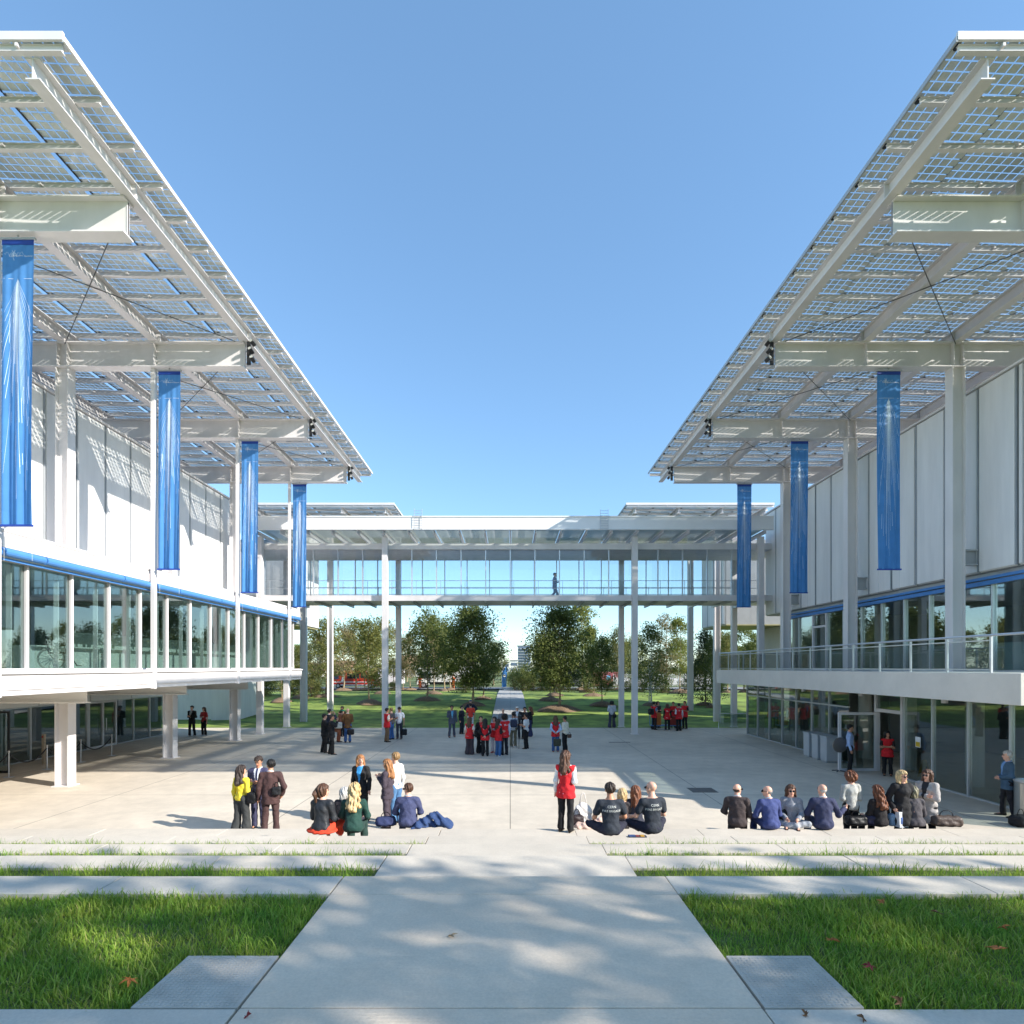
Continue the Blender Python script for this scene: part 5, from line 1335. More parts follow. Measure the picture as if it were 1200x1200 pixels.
    # marks lying on the back of a garment
    def on_back(me_list, zc, front=False):
        gs = [c for c in body.children if c.name.split('.')[0] in ('vest', 'shirt', 'tee_shirt', 'jacket')]
        g_ = [c for c in gs if c.name.startswith('vest')] or gs
        dg = BVHTree.FromPolygons([v.co for v in g_[0].data.vertices], [tuple(p.vertices) for p in g_[0].data.polygons])
        for me in me_list:
            bmn = me
            for v in bmn.vertices:
                x, z = (v.co.x if not front else -v.co.x), v.co.y
                p = T((x / s, 0, zc)) ; oz = np.array([p[0], p[1] + (-1 if not front else 1), p[2] + z / s]) * s
                hit = dg.ray_cast(Vector(oz), Vector((0, 1 if not front else -1, 0)))
                yy = hit[0].y if hit[0] is not None else -.12 * s
                v.co = (oz[0], yy - (.004 if not front else -.004), oz[2])
    if extra == 'fire':
        ml = []
        for txt, zc, sz in (('CERN', .385, .062), ('FIRE BRIGADE', .315, .054)):
            me = text_mesh(txt, sz); 
            mm = bpy.data.objects.new('t', me)
            on_back([me], zc); me.materials.append(mat('shirt_print', (.62, .63, .60), .7)); bpy.data.objects.remove(mm); linkmesh('lettering', me, body)
    if extra == 'logo':
        def strokes(segs):
            m = MB()
            for (x0, z0, x1, z1, w_) in segs:
                dx, dz = x1 - x0, z1 - z0; l = math.hypot(dx, dz); nx_, nz_ = -dz / l * w_, dx / l * w_
                m.add([(x0 + nx_, z0 + nz_, 0), (x0 - nx_, z0 - nz_, 0), (x1 - nx_, z1 - nz_, 0), (x1 + nx_, z1 + nz_, 0)], [(0, 1, 2, 3)])
            me = bpy.data.meshes.new('emblem'); me.from_pydata(m.v, [], m.f); return me
        segs = []
        for a in range(5): segs.append((-.05, 0, -.05 + .045 * math.cos(a * 1.257 + .3), .045 * math.sin(a * 1.257 + .3), .005))
        segs += [(-.03, -.012, .09, -.012, .005), (-.05, 0, -.06, -.06, .005), (0, -.028, .07, -.028, .003)]
        me = strokes(segs); on_back([me], .36); me.materials.append(INK); linkmesh('emblem', me, body)
        me = strokes([(-.10, 0, .0, -.02, .006)]); on_back([me], -.06); me.materials.append(INK); linkmesh('reflective_strip', me, body)
    if extra == 'badge' or lanyard:
        m = MB(); m.box(-.035, .035, -.045, .045, 0, 0); me = bpy.data.meshes.new('name_badge'); me.from_pydata([(-.035, -.045, 0), (.035, -.045, 0), (.035, .045, 0), (-.035, .045, 0)], [], [(0, 1, 2, 3)])
        on_back([me], .16 if lanyard else .33, True); me.materials.append(INK); linkmesh('name_badge', me, body)
        if lanyard:
            vs = [(-.055, .20, 0), (-.048, .20, 0), (.004, -.03, 0), (-.003, -.03, 0), (.055, .20, 0), (.048, .20, 0)]
            me = bpy.data.meshes.new('lanyard'); me.from_pydata(vs, [], [(0, 1, 2, 3), (5, 4, 2, 3)]); on_back([me], .24, True); me.materials.append(fabric((20, 24, 40))); linkmesh('lanyard', me, body)
    PEOPLE.append(body)
    return body, s, (P0, T, sho, elb, wri)

def place_head(px, head_y, h, z=0.0, seat=None):
    """distance at which a head top of height h (or seat height) stands at pixel row head_y"""
    d = (CZ - z - h) * F / (head_y - HY); return ((px - VPX) * d / F, d)
BLK = (24, 23, 25); NAVY = (38, 44, 72); CHAR = (58, 58, 62); RED = (214, 32, 40); WHT = (228, 226, 222)
W_ = 'long'
# --- standing front left trio
x, y = place_head(283, 896, 1.64); person('woman in yellow top with long brown hair standing beside two suited men', x, y, 0, -20, 1.64, 'f', arms=('down', 'chest'), top=('blouse', (240, 212, 60)), bottom=('wide', (56, 58, 58)), hair=('long', 'dark'), head=(-25, 0), stance=.2)
x, y = place_head(298, 887, 1.77); person('man in navy suit and tie looking down, facing camera behind the woman in yellow', x, y + .25, 0, 178, 1.77, 'm', arms=('hold', 'hold'), top=('jacket', (62, 62, 92)), bottom=('trousers', (62, 62, 90)), hair=('short', 'dark'), head=(0, -24), inner=(225, 228, 235), tie=(40, 48, 90), skin='tan')
x, y = place_head(317, 889, 1.78); person('man in dark brown suit seen from behind right of the woman in yellow', x, y, 0, 12, 1.78, 'm', arms=('down', 'pocket'), top=('jacket', (74, 50, 48)), bottom=('trousers', (72, 50, 48)), hair=('short', 'black'), head=(28, 0), skin='tan', stance=.15)
# --- left seated group
def seat_px(px, sy, z): return px_at(px, sy, z)
x, y = seat_px(377, 976, .86); person('seated woman in black leather jacket and orange skirt with ponytail', x, y, .86, -14, 1.70, 'f', 'sit', ('lap', 'lap'), ('jacket', (46, 48, 52), 'leather'), ('skirt', (214, 66, 38)), ('pony', 'brown'), head=(-42, 0), lean=4)
x, y = seat_px(414, 975, .86); person('seated woman in dark green top with long blond hair, seen from behind', x, y, .86, 4, 1.70, 'f', 'sit', ('knee', 'knee'), ('sweater', (30, 66, 58)), ('trousers', (34, 60, 55)), ('wavy', 'blond'), lean=10)
x, y = seat_px(403, 969.5, .46); person('white haired seated person in dark clothes left of the blond woman in green', x, y - .05, .46, -10, 1.66, 'f', 'sit', ('lap', 'lap'), ('jacket', (40, 36, 40)), ('trousers', (60, 70, 130)), ('bob', 'white'), lean=6)
x, y = place_head(423, 884, 1.70); person('standing woman in black blazer over bright blue top with reddish blond hair', x, y, 0, 172, 1.70, 'f', arms=('down', 'down'), top=('jacket', BLK), bottom=('wide', BLK), hair=('bob', 'red'), head=(38, 0), inner=(60, 150, 210))
x, y = place_head(454, 889, 1.67); person('standing woman in dark plum suit with long blond hair, facing left', x, y, 0, 75, 1.67, 'f', arms=('chest', 'chest'), top=('jacket', (66, 56, 66)), bottom=('trousers', (68, 58, 68)), hair=('long', 'red'), stance=.3)
x, y = place_head(462, 882, 1.80); person('standing man in pale patterned shirt and jeans behind the woman in plum suit', x, y + .2, 0, 62, 1.80, 'm', arms=('hold', 'down'), top=('shirt', (212, 210, 206), 'knit'), bottom=('jeans', (78, 118, 160)), hair=('short', 'dkblond'))
x, y = seat_px(478, 968.5, .46); person('seated man in navy jacket and sunglasses looking left, seen from behind', x, y - .02, .46, 8, 1.78, 'm', 'sit', ('knee', 'knee'), ('jacket', (62, 68, 102)), ('trousers', (60, 66, 98)), ('short', 'brown'), head=(48, 0), shades=True, lean=8)
# --- red vest woman and the two firefighters
x, y = px_at(663, 974.5, .46); RW = person('standing woman in long red vest over white sleeves with long brown hair', x, y, .46, -24, 1.70, 'f', arms=('down', 'hold'), top=('vest', RED, 'cloth', 'wrist'), bottom=('trousers', BLK), hair=('long', 'brown'), inner=(236, 232, 226), head=(-20, -14), extra='logo')
x, y = seat_px(716, 978, .86); person('seated firefighter with short dark hair, left one of the two lettered dark shirts', x, y, .86, 3, 1.80, 'm', 'sitwide', ('knee', 'knee'), ('tee', (40, 46, 56)), ('trousers', (32, 34, 52)), ('short', 'dark'), skin='tan', lean=6, extra='fire')
x, y = seat_px(765, 976, .86); person('seated bald firefighter with sunglasses, right one of the two lettered dark shirts', x, y, .86, 14, 1.82, 'm', 'sitwide', ('knee', 'knee'), ('tee', (38, 44, 54)), ('trousers', (32, 34, 52)), ('bald', 'dark'), head=(32, 0), shades=True, lean=4, extra='fire')
x, y = seat_px(729, 969.5, .46); person('small blond seated figure in dark top right of the first firefighter', x, y - .02, .46, -6, 1.60, 'f', 'sit', ('lap', 'lap'), ('sweater', (62, 56, 58)), ('trousers', (60, 56, 58)), ('bob', 'blond'))
x, y = seat_px(745, 969.5, .46); person('red haired seated woman in dark jacket between the two firefighters', x, y + .02, .46, 0, 1.70, 'f', 'sit', ('lap', 'face'), ('jacket', (44, 46, 60)), ('trousers', BLK), ('long', 'auburn'), lean=0)
# --- right seated row
x, y = seat_px(864, 969, .46); person('seated balding man in dark brown suit and sunglasses, leftmost of the right row', x, y, .46, -22, 1.78, 'm', 'sit', ('knee', 'lap'), ('jacket', (60, 50, 50)), ('trousers', (58, 48, 48)), ('fringe', 'dark'), head=(-40, 0), shades=True, lean=8)
x, y = seat_px(901, 970, .46); person('seated bald man in bright navy suit looking left with sunglasses', x, y - .1, .46, 10, 1.76, 'm', 'sit', ('knee', 'knee'), ('jacket', (56, 68, 118)), ('trousers', (54, 64, 110)), ('fringe', 'grey'), head=(50, 0), shades=True, lean=10)
x, y = seat_px(930, 968.5, .46); person('seated woman in grey jacket with sunglasses and long brown hair, facing the camera', x, y + .12, .46, 158, 1.68, 'f', 'sitcross', ('lap', 'lap'), ('jacket', (150, 152, 158), 'knit'), ('trousers', (160, 164, 170)), ('long', 'brown'), head=(12, 0), shades=True)
x, y = seat_px(962, 970, .46); person('seated bald man in dark navy suit holding out his right hand', x, y - .1, .46, -4, 1.84, 'm', 'sit', ('knee', 'gest'), ('jacket', (44, 50, 80)), ('trousers', (44, 50, 78)), ('fringe', 'white'), head=(20, 0), lean=4)
x, y = place_head(997, 903, 1.62); person('standing woman in grey knit cardigan with curly auburn hair, seen from behind', x, y, 0, 4, 1.62, 'f', arms=('front', 'front'), top=('sweater', (178, 178, 172), 'knit'), bottom=('trousers', BLK), hair=('curly', 'auburn'), stance=.15)
x, y = seat_px(1032, 968, .46); person('seated woman in black with long wavy auburn hair', x, y, .46, 8, 1.66, 'f', 'sit', ('lap', 'lap'), ('sweater', (26, 22, 24)), ('trousers', BLK), ('wavy', 'auburn'), lean=8)
x, y = place_head(1057, 902, 1.68); person('standing blond woman in black coat and sunglasses with white badge, facing the camera', x, y, 0, 178, 1.68, 'f', arms=('pocket', 'pocket'), top=('coat', (26, 25, 28)), bottom=('trousers', BLK), hair=('bob', 'blond'), shades=True, head=(18, 0), extra=None)
x, y = seat_px(1072, 968.5, .46); person('seated grey haired person in charcoal jacket beside the bags', x, y - .02, .46, -6, 1.68, 'f', 'sit', ('knee', 'lap'), ('jacket', (74, 70, 74)), ('trousers', (50, 50, 52)), ('bob', 'khaki'), lean=10)
x, y = place_head(1087, 901, 1.66); person('standing woman in pale grey wrap coat and sunglasses with folded arms, facing left', x, y, 0, 120, 1.66, 'f', arms=('fold', 'fold'), top=('coat', (176, 170, 166), 'knit'), bottom=('trousers', BLK), hair=('bob', 'brown'), shades=True, inner=(40, 40, 44))
x, y = px_at(1181, 957); person('old white haired man in teal blue jacket standing by the right glass front', x, y, 0, 68, 1.74, 'm', arms=('front', 'front'), top=('jacket', (66, 92, 114)), bottom=('trousers', (34, 32, 36)), hair=('short', 'white'), inner=(120, 160, 210), stance=.35)
# --- right door pair
x, y = px_at(996, 905.5); person('man in pale blue shirt with lanyard standing at the open glass door', x, y, 0, -120, 1.80, 'm', arms=('pocket', 'down'), top=('shirt', (170, 190, 226)), bottom=('trousers', BLK), hair=('short', 'black'), skin='tan', head=(0, -4), lanyard=True)
x, y = px_at(1040, 909); person('woman in red sleeveless tunic with folded arms standing in the right doorway', x, y, 0, 150, 1.62, 'f', arms=('fold', 'fold'), top=('vest', RED, 'cloth', 'short'), bottom=('trousers', (26, 24, 26)), hair=('long', 'black'), skin='tan', inner=(30, 28, 30), shoes=(30, 28, 28), head=(30, 0))
# --- middle distance
G = 'visitors in the plaza'
def mid(lab, px, fy, rz, h, **kw):
    x, y = px_at(px, fy); return person(lab, x, y, kw.pop('z', 0), rz, h, **kw)
mid('man all in black in front of the left photographers, facing right with raised arm', 380, 882, -60, 1.80, arms=('phone', 'phone'), top=('jacket', BLK), bottom=('trousers', BLK), hair=('short', 'black'), stance=.2)
mid('man in black suit holding a phone up, right of the first man in black', 388.5, 884, -75, 1.80, arms=('cam', 'cam'), top=('jacket', (34, 32, 34)), bottom=('trousers', BLK), hair=('short', 'dark'), skin='tan', stance=.3)
mid('photographer in dark clothes with camera at the eye, behind the men in black', 386, 872, -30, 1.80, arms=('cam', 'cam'), top=('jacket', (32, 36, 56)), bottom=('trousers', BLK), hair=('short', 'black'))
mid('person in tan coat and green cap bending forward with a pale bag at the hip', 397, 869.5, -60, 1.74, arms=('cam', 'hold'), top=('coat', (150, 92, 66)), bottom=('trousers', (160, 90, 62)), hair=('short', 'dark'), cap=(30, 150, 110), lean=14)
mid('person in dark clothes half hidden behind the tan coat', 401, 863, 150, 1.72, arms=('phone', 'down'), top=('jacket', (60, 40, 40)), bottom=('trousers', BLK), hair=('short', 'dark'), skin='tan')
mid('bald man in brown jacket and blue jeans seen from behind on the left', 407.5, 870, 5, 1.80, arms=('front', 'front'), top=('jacket', (122, 82, 46)), bottom=('jeans', (60, 96, 150)), hair=('bald', 'dark'))
mid('man in red vest and khaki trousers by the front bridge post', 453.5, 869.5, -55, 1.80, arms=('hold', 'hold'), top=('vest', RED, 'cloth', 'short'), bottom=('trousers', (136, 104, 78)), hair=('short', 'black'), skin='tan', inner=(225, 215, 205))
mid('man in grey tee shirt and jeans just right of the red vest by the post', 458.5, 866.5, 60, 1.74, arms=('hold', 'down'), top=('tee', (66, 66, 74)), bottom=('jeans', (70, 112, 170)), hair=('short', 'dkblond'))
mid('man in white tee shirt looking at his phone with a black bag', 468, 866, 175, 1.76, arms=('down', 'hold'), top=('tee', (226, 226, 230)), bottom=('trousers', (62, 62, 72)), hair=('short', 'black'), skin='tan', head=(0, -22))
mid('man in grey suit and light blue shirt with hand at his face', 529.5, 864, -165, 1.80, arms=('down', 'face'), top=('jacket', (82, 84, 98)), bottom=('trousers', (80, 82, 96)), hair=('short', 'black'), skin='tan', inner=(110, 180, 215), stance=.4)
mid('woman in dark navy suit left of the orange red polo shirt', 541, 860, -120, 1.66, sex='f', arms=('hold', 'down'), top=('jacket', (34, 34, 48)), bottom=('trousers', (32, 32, 44)), hair=('short', 'black'))
mid('man in orange red polo shirt and pale trousers seen from behind', 551.5, 857, 5, 1.74, arms=('down', 'down'), top=('tee', (226, 66, 50)), bottom=('trousers', (206, 206, 206)), hair=('short', 'black'), skin='tan')
mid('man in dark blue jacket and cap behind the orange red polo shirt', 551.5, 852, 178, 1.80, arms=('hip', 'hip'), top=('jacket', (34, 40, 62)), bottom=('jeans', (110, 150, 190)), hair=('short', 'grey'), cap=(80, 90, 120))
mid('woman in red vest and wide dark skirt trousers, leftmost of the central group', 550.5, 884, -20, 1.68, sex='f', arms=('down', 'front'), top=('vest', RED, 'cloth', 'short'), bottom=('wide', (66, 56, 62)), hair=('long', 'brown'), inner=(222, 216, 210), extra='logo', shoes=(220, 218, 214))
mid('woman in dark dress and red scarf partly behind the black haired red vest', 563.5, 882.5, -170, 1.70, sex='f', arms=('phone', 'bag'), top=('jacket', BLK), bottom=('wide', BLK), hair=('short', 'black'), inner=(190, 40, 44))
mid('woman in red vest with black hair and hands clasped behind her back', 568.5, 886, -4, 1.66, sex='f', arms=('behind', 'behind'), top=('vest', RED, 'cloth', 'wrist'), bottom=('trousers', BLK), hair=('long', 'black'), inner=(30, 28, 30), extra='logo')
mid('woman in red vest and pale trousers behind the one in blue jeans', 579.5, 882, 150, 1.66, sex='f', arms=('hold', 'down'), top=('vest', RED, 'cloth', 'wrist'), bottom=('trousers', (214, 206, 210)), hair=('long', 'black'), inner=(200, 200, 215), shoes=(190, 50, 40))
mid('woman in red vest over black sleeves and flared blue jeans', 584, 886.5, -50, 1.66, sex='f', arms=('fold', 'hold'), top=('vest', RED, 'cloth', 'wrist'), bottom=('jeans', (62, 104, 156)), hair=('long', 'dark'), inner=(30, 28, 32), shoes=(220, 218, 214))
mid('tall young man in red vest over pale blue sleeves, tallest of the central group', 591, 884.5, 30, 1.84, arms=('hold', 'down'), top=('vest', RED, 'cloth', 'wrist'), bottom=('trousers', (30, 32, 42)), hair=('curly', 'black'), skin='tan', inner=(190, 205, 230), extra='logo')
mid('grey haired man in grey jacket behind the tall red vest', 589.5, 868, 180, 1.74, arms=('front', 'front'), top=('jacket', (120, 124, 132)), bottom=('trousers', (110, 112, 120)), hair=('fringe', 'white'))
mid('man with dark blue backpack and khaki trousers seen from behind', 601.5, 875.5, -6, 1.74, arms=('hold', 'hold'), top=('tee', (214, 220, 228)), bottom=('trousers', (110, 104, 84)), hair=('short', 'black'), skin='tan', cap=(40, 40, 44), shoes=(220, 220, 220))
mid('man in dark jacket, white shirt and pale cap facing the camera crew', 606, 865.5, 178, 1.80, arms=('hold', 'hold'), top=('jacket', (34, 36, 48)), bottom=('trousers', (40, 42, 54)), hair=('short', 'grey'), cap=(222, 220, 214), inner=(226, 226, 230))
mid('man in black behind the camera operator', 615, 866, 170, 1.76, arms=('hold', 'hold'), top=('jacket', BLK), bottom=('trousers', BLK), hair=('short', 'black'), skin='tan')
mid('camera operator in white tee shirt and black trousers at the tripod', 616.5, 877.5, 65, 1.72, arms=('hold', 'hold'), top=('tee', (222, 222, 224)), bottom=('trousers', BLK), hair=('short', 'black'), skin='tan')
mid('woman with long auburn hair and blue trousers beside the camera crew', 621.5, 863, 80, 1.70, sex='f', arms=('hold', 'hold'), top=('jacket', BLK), bottom=('wide', (48, 56, 92)), hair=('long', 'auburn'))
mid('woman in red vest and jeans with hands clasped behind her, apart from the groups', 651, 881, 4, 1.68, sex='f', arms=('behind', 'behind'), top=('vest', RED, 'cloth', 'wrist'), bottom=('jeans', (58, 92, 140)), hair=('long', 'brown'), inner=(170, 190, 220), shoes=(180, 120, 100))
mid('person in cream sweater and black trousers beside the lone red vest', 662, 880.5, 55, 1.66, arms=('hold', 'down'), top=('sweater', (226, 218, 200)), bottom=('trousers', BLK), hair=('short', 'black'), skin='tan')
mid('person in pale grey hoodie with black shoulder bag on the lawn edge', 717, 852.5, -10, 1.74, arms=('hold', 'hold'), top=('sweater', (186, 192, 202)), bottom=('wide', (60, 62, 80)), hair=('curly', 'black'), shoes=(220, 220, 220), stance=.3)
mid('man in red vest carrying a black backpack by the trolley', 766.5, 855, -60, 1.78, arms=('down', 'hold'), top=('vest', RED, 'cloth', 'short'), bottom=('trousers', (34, 32, 34)), hair=('short', 'black'), skin='tan', inner=(120, 150, 180))
mid('person in dark clothes behind the backpack wearer at the trolley', 771, 853, -150, 1.72, arms=('hold', 'hold'), top=('jacket', (60, 52, 54)), bottom=('jeans', (70, 84, 120)), hair=('curly', 'dark'))
mid('woman in red vest with black sleeves and brown hair seen from behind at the trolley', 782, 856.5, 0, 1.68, sex='f', arms=('down', 'down'), top=('vest', RED, 'cloth', 'wrist'), bottom=('trousers', BLK), hair=('bob', 'brown'), inner=(28, 26, 28), extra='logo', shoes=(220, 220, 220))
mid('dark haired person in red vest facing the camera behind the trolley', 789, 853, 178, 1.70, arms=('hold', 'hold'), top=('vest', RED, 'cloth', 'wrist'), bottom=('trousers', BLK), hair=('short', 'black'), skin='tan', inner=(30, 28, 30))
mid('person in red vest with pale sleeve at the right end of the trolley', 795.5, 856.5, 14, 1.72, arms=('hold', 'down'), top=('vest', RED, 'cloth', 'wrist'), bottom=('trousers', BLK), hair=('short', 'black'), skin='tan', inner=(222, 222, 226), extra='logo', stance=.3)
mid('man in red vest over black tee shirt, rightmost of the trolley group', 802.5, 854, 130, 1.78, arms=('hold', 'hold'), top=('vest', RED, 'cloth', 'short'), bottom=('trousers', BLK), hair=('short', 'dark'), skin='tan', inner=(28, 26, 28))
mid('man in black standing in the shade under the left gallery', 225, 863, 170, 1.76, arms=('hold', 'hold'), top=('jacket', BLK), bottom=('trousers', BLK), hair=('short', 'dark'), inner=(190, 190, 190), stance=.2, shoes=(210, 210, 210))
mid('woman in red top with long hair in the shade under the left gallery', 239, 862, 165, 1.64, sex='f', arms=('down', 'fold'), top=('tee', (170, 50, 50)), bottom=('trousers', BLK), hair=('long', 'brown'), shoes=(210, 210, 210))
x, y = at(650, 36.9), 36.9
person('person in clothes paled blue as if by glass walking inside the glazed footbridge', x, y, 8.08, -88, 1.76, pose='walk', arms=('down', 'hold'), top=('jacket', (96, 106, 150)), bottom=('trousers', (88, 98, 142)), hair=('short', 'dark'), head=(0, -10))  # clothes lightened to blue grey, painting in the reflection on the glass
for px, d_ in ((492, 78), (531, 77.5)):
    person('worker in orange work clothes ' + ('beside the truck cab' if px == 492 else 'by the truck near the big left tree'), at(px, d_), d_, 1.09, 160, 1.78, arms=('down', 'hold'), top=('tee', (236, 96, 40)), bottom=('trousers', (230, 100, 44)), hair=('short', 'dark'), res=.026)
# ================================================================ BAGS AND PROPS
def blob(name, prims, k, m, loc, rz, label, cat, h=.014, fold=.012, group=None, cutz=None):
    lo, hi = bounds(prims, .04); ph = (loc[0] * 7) % 6
    def fn(P):
        d = field(P, prims, k) + fold * np.sin(P[:, 0] * 31 + P[:, 2] * 23 + ph) * np.sin(P[:, 1] * 29 - P[:, 2] * 17 + ph)
        if cutz is not None: d = np.maximum(d, cutz - P[:, 2])
        return d
    V, Fq = nets(fn, lo, hi, h); o = linkmesh(name, mesh_np(name, V, Fq, m, True)); o.location = loc; o.rotation_euler = (0, 0, rz); tagp(o, label, cat, group); return o
def bag(label, px, py, z, size, rgb, rz=0, kind='leather', d=None, cat='bag', handle=True, zz=None):
    x, y = px_at(px, py, z) if d is None else (at(px, d), d)
    w_, dp, hh = size
    o = blob('bag', [('bx', (0, 0, hh * .40), (w_ * .48, dp * .48, hh * .40), min(dp, hh) * .3)] + ([('el', (0, 0, hh * .25), (w_ * .52, dp * .56, hh * .26))] if w_ > hh else []), .04, fabric(rgb, kind), (x, y, z if zz is None else zz), rz, label, cat, cutz=0.0, fold=.007)
    if handle:
        m = MB(); m.tube([(w_ * .22 * math.cos(t), 0, hh * .78 + hh * .45 * math.sin(t)) for t in np.linspace(0, math.pi, 9)], .009, 6); m.build('handle', fabric((22, 20, 22), 'leather'), o, world=False, smooth=True)
    return o
bag('black leather handbag on the step by the standing cardigan woman', 1003, 967, .46, (.46, .24, .26), (24, 24, 26), .1)
bag('navy bag with brown handles beside the black handbag', 1023, 967, .46, (.34, .24, .28), (44, 40, 62), -.2)
bag('blue and white patterned tote bag next to the auburn haired woman', 1047, 967.5, .46, (.26, .16, .34), (120, 150, 180), .3, 'knit')
x, y = px_at(1057, 969, .46); m = MB()
m.add([(-.12, -.06, 0), (.12, -.06, 0), (.12, .06, 0), (-.12, .06, 0), (-.13, -.05, .33), (.13, -.055, .34), (.13, .05, .335), (-.13, .045, .325)], [(0, 3, 2, 1), (0, 1, 5, 4), (1, 2, 6, 5), (2, 3, 7, 6), (3, 0, 4, 7), (4, 5, 6, 7)])
m.add([(-.09, -.0645, .08), (.09, -.0645, .08), (.09, -.0605, .22), (-.09, -.0605, .22)], [(0, 1, 2, 3)], 1)
o = m.build('carrier_bag', [fabric((205, 208, 212)), fabric((70, 96, 150))]); o.location = (x, y, .462); o.rotation_euler = (0, 0, .25); tagp(o, 'white and blue paper carrier bag beside the charcoal jacket', 'bag')
m = MB(); m.tube([(.05 * math.cos(t), -.05, .33 + .11 * math.sin(t)) for t in np.linspace(0, math.pi, 9)], .005, 5); m.build('handle', fabric((90, 90, 96)), o, world=False)
bag('dark brown travel bag at the right end of the seated row', 1109, 968, .46, (.62, .26, .28), (84, 72, 66), -.1)
bag('navy rucksack on the step left of the man in navy jacket', 452, 967.5, .46, (.44, .26, .24), (44, 54, 92), .2, 'cloth')
bag('dark bag on the step between firefighters and red vest woman', 676, 968, .46, (.30, .2, .3), (50, 40, 42), .2)
blob('denim_jacket', [('rc', (-.34, 0, .04), (.36, .05, .03), .09, .08), ('rc', (-.28, 0, .06), (.02, .02, .26), .10, .06), ('rc', (.02, .02, .26), (.32, .0, .06), .06, .08), ('rc', (.1, -.05, .13), (.38, -.14, .03), .07, .05), ('rc', (-.2, -.06, .08), (-.4, -.14, .02), .06, .05)], .05, fabric((52, 74, 116), 'knit'), (*px_at(508, 969, .46), .46), .05, 'heap of blue denim jackets on the step right of the man in navy', 'jacket', fold=.026, h=.012, cutz=.002)
x, y = px_at(690, 970, .46)
blob('scarf', [('rc', (-.25, 0, .04), (.1, .02, .07), .07, .08), ('rc', (.1, .02, .07), (.36, .05, .22), .08, .05), ('rc', (-.2, -.08, .03), (.25, -.06, .03), .06, .05)], .05, fabric((214, 184, 170), 'knit'), (x, y, .46), 0, 'crumpled beige scarf on the step beside the red vest woman', 'scarf', fold=.018, cutz=.002)
x, y = px_at(681, 961, .46)
o = blob('tote_bag', [('el', (0, 0, .2), (.20, .09, .24)), ('rc', (-.12, 0, .06), (.12, 0, .06), .07, .07)], .05, fabric((232, 228, 222)), (x, y - .35, .50), .1, 'white cotton tote bag hanging from the hand of the red vest woman', 'bag')
m = MB(); m.tube([(-.08, 0, .40), (-.03, 0, .62), (.0, 0, .66), (.03, 0, .62), (.08, 0, .40)], .012, 6); m.build('handle', fabric((225, 220, 214)), o, world=False, smooth=True)
x, y = px_at(747, 980.5, .86); m = MB()
m.box(-.16, .16, -.06, .06, 0, .012, 0); m.box(-.16, -.04, -.058, .058, .0125, .02, 1); m.box(.05, .12, -.05, .05, .0125, .022, 2); m.box(-.03, .03, -.05, .05, .0125, .018, 3)
o = m.build('magazine', [fabric((50, 52, 66)), fabric((50, 74, 120)), fabric((196, 150, 60)), fabric((140, 60, 60))]); o.location = (x, y, .862); tagp(o, 'small colourful magazine on the step between the two firefighters', 'magazine')
bag('black backpack in front of the seated woman in grey jacket', 917, 966, .46, (.34, .26, .44), (22, 22, 25), .2, 'cloth')
# hanging shoulder bags
def hang(label, px, py, d, size, rgb, cat='shoulder bag'):
    z = CZ - (py - HY) * d / F; o = bag(label, px, 0, 0, size, rgb, .2, 'leather', d, cat, True, z - size[2] / 2); return o
hang('small black shoulder bag on the hip of the brown suited man', 324, 925.5, 13.55, (.20, .12, .24), (36, 36, 38))
hang('black handbag with chain between the woman in yellow and the navy suit', 294.5, 933, 13.6, (.22, .12, .34), (22, 22, 24))
hang('dark green shopping bag held behind the lone red vest woman', 653, 869, 26.4, (.36, .18, .42), (66, 66, 52), 'bag')
hang('black bag in the hand of the man in white tee shirt', 473.5, 857, 31.9, (.34, .2, .42), (26, 26, 30), 'bag')
hang('black briefcase held by the bald man in brown jacket', 411, 857, 30.4, (.36, .16, .36), (30, 28, 30), 'briefcase')
hang('black shoulder bag of the person in grey hoodie', 720, 838.5, 37.6, (.26, .18, .30), (24, 24, 26))
hang('brown handbag at the side of the person in cream sweater', 667.5, 862, 27.3, (.18, .12, .22), (84, 60, 50))
hang('black handbag held by the woman in the dark dress', 560, 858.5, 26.3, (.34, .2, .38), (24, 24, 26))
hang('pale canvas bag at the hip of the tan coat', 396.5, 849, 30.3, (.40, .22, .40), (214, 204, 190))
hang('black backpack worn by the man in red vest at the trolley', 763, 833, 36.4, (.36, .28, .50), (30, 30, 34), 'backpack')
hang('dark blue backpack on the back of the man in khaki trousers', 602, 846.5, 28.45, (.34, .22, .48), (46, 54, 78), 'backpack')
# tripod with video camera
x, y = px_at(609, 876); t = thing('video_tripod', 'video camera on tripod between backpack man and operator', 'camera', (x, y, 0))
for k in range(3):
    a = 2.1 * k + .4; m = MB(); m.tube([(.45 * math.cos(a), .45 * math.sin(a), 0), (.03 * math.cos(a), .03 * math.sin(a), 1.25)], [.014, .02], 6); m.build('leg', DARK, t, world=False)
m = MB(); m.lathe([(.05, 1.22), (.06, 1.3), (.04, 1.36)], n=12); m.build('tripod_head', DARK, t, world=False)
m = MB(); m.cbox((0, 0, 1.47), (.16, .36, .20)); m.lathe([(.06, .18), (.07, .34), (.08, .42)], (0, 0, 1.48), 14, 'y'); m.cbox((0, -.05, 1.61), (.05, .22, .05)); m.build('camera_body', BLACKP, t, world=False, bevel=.01)
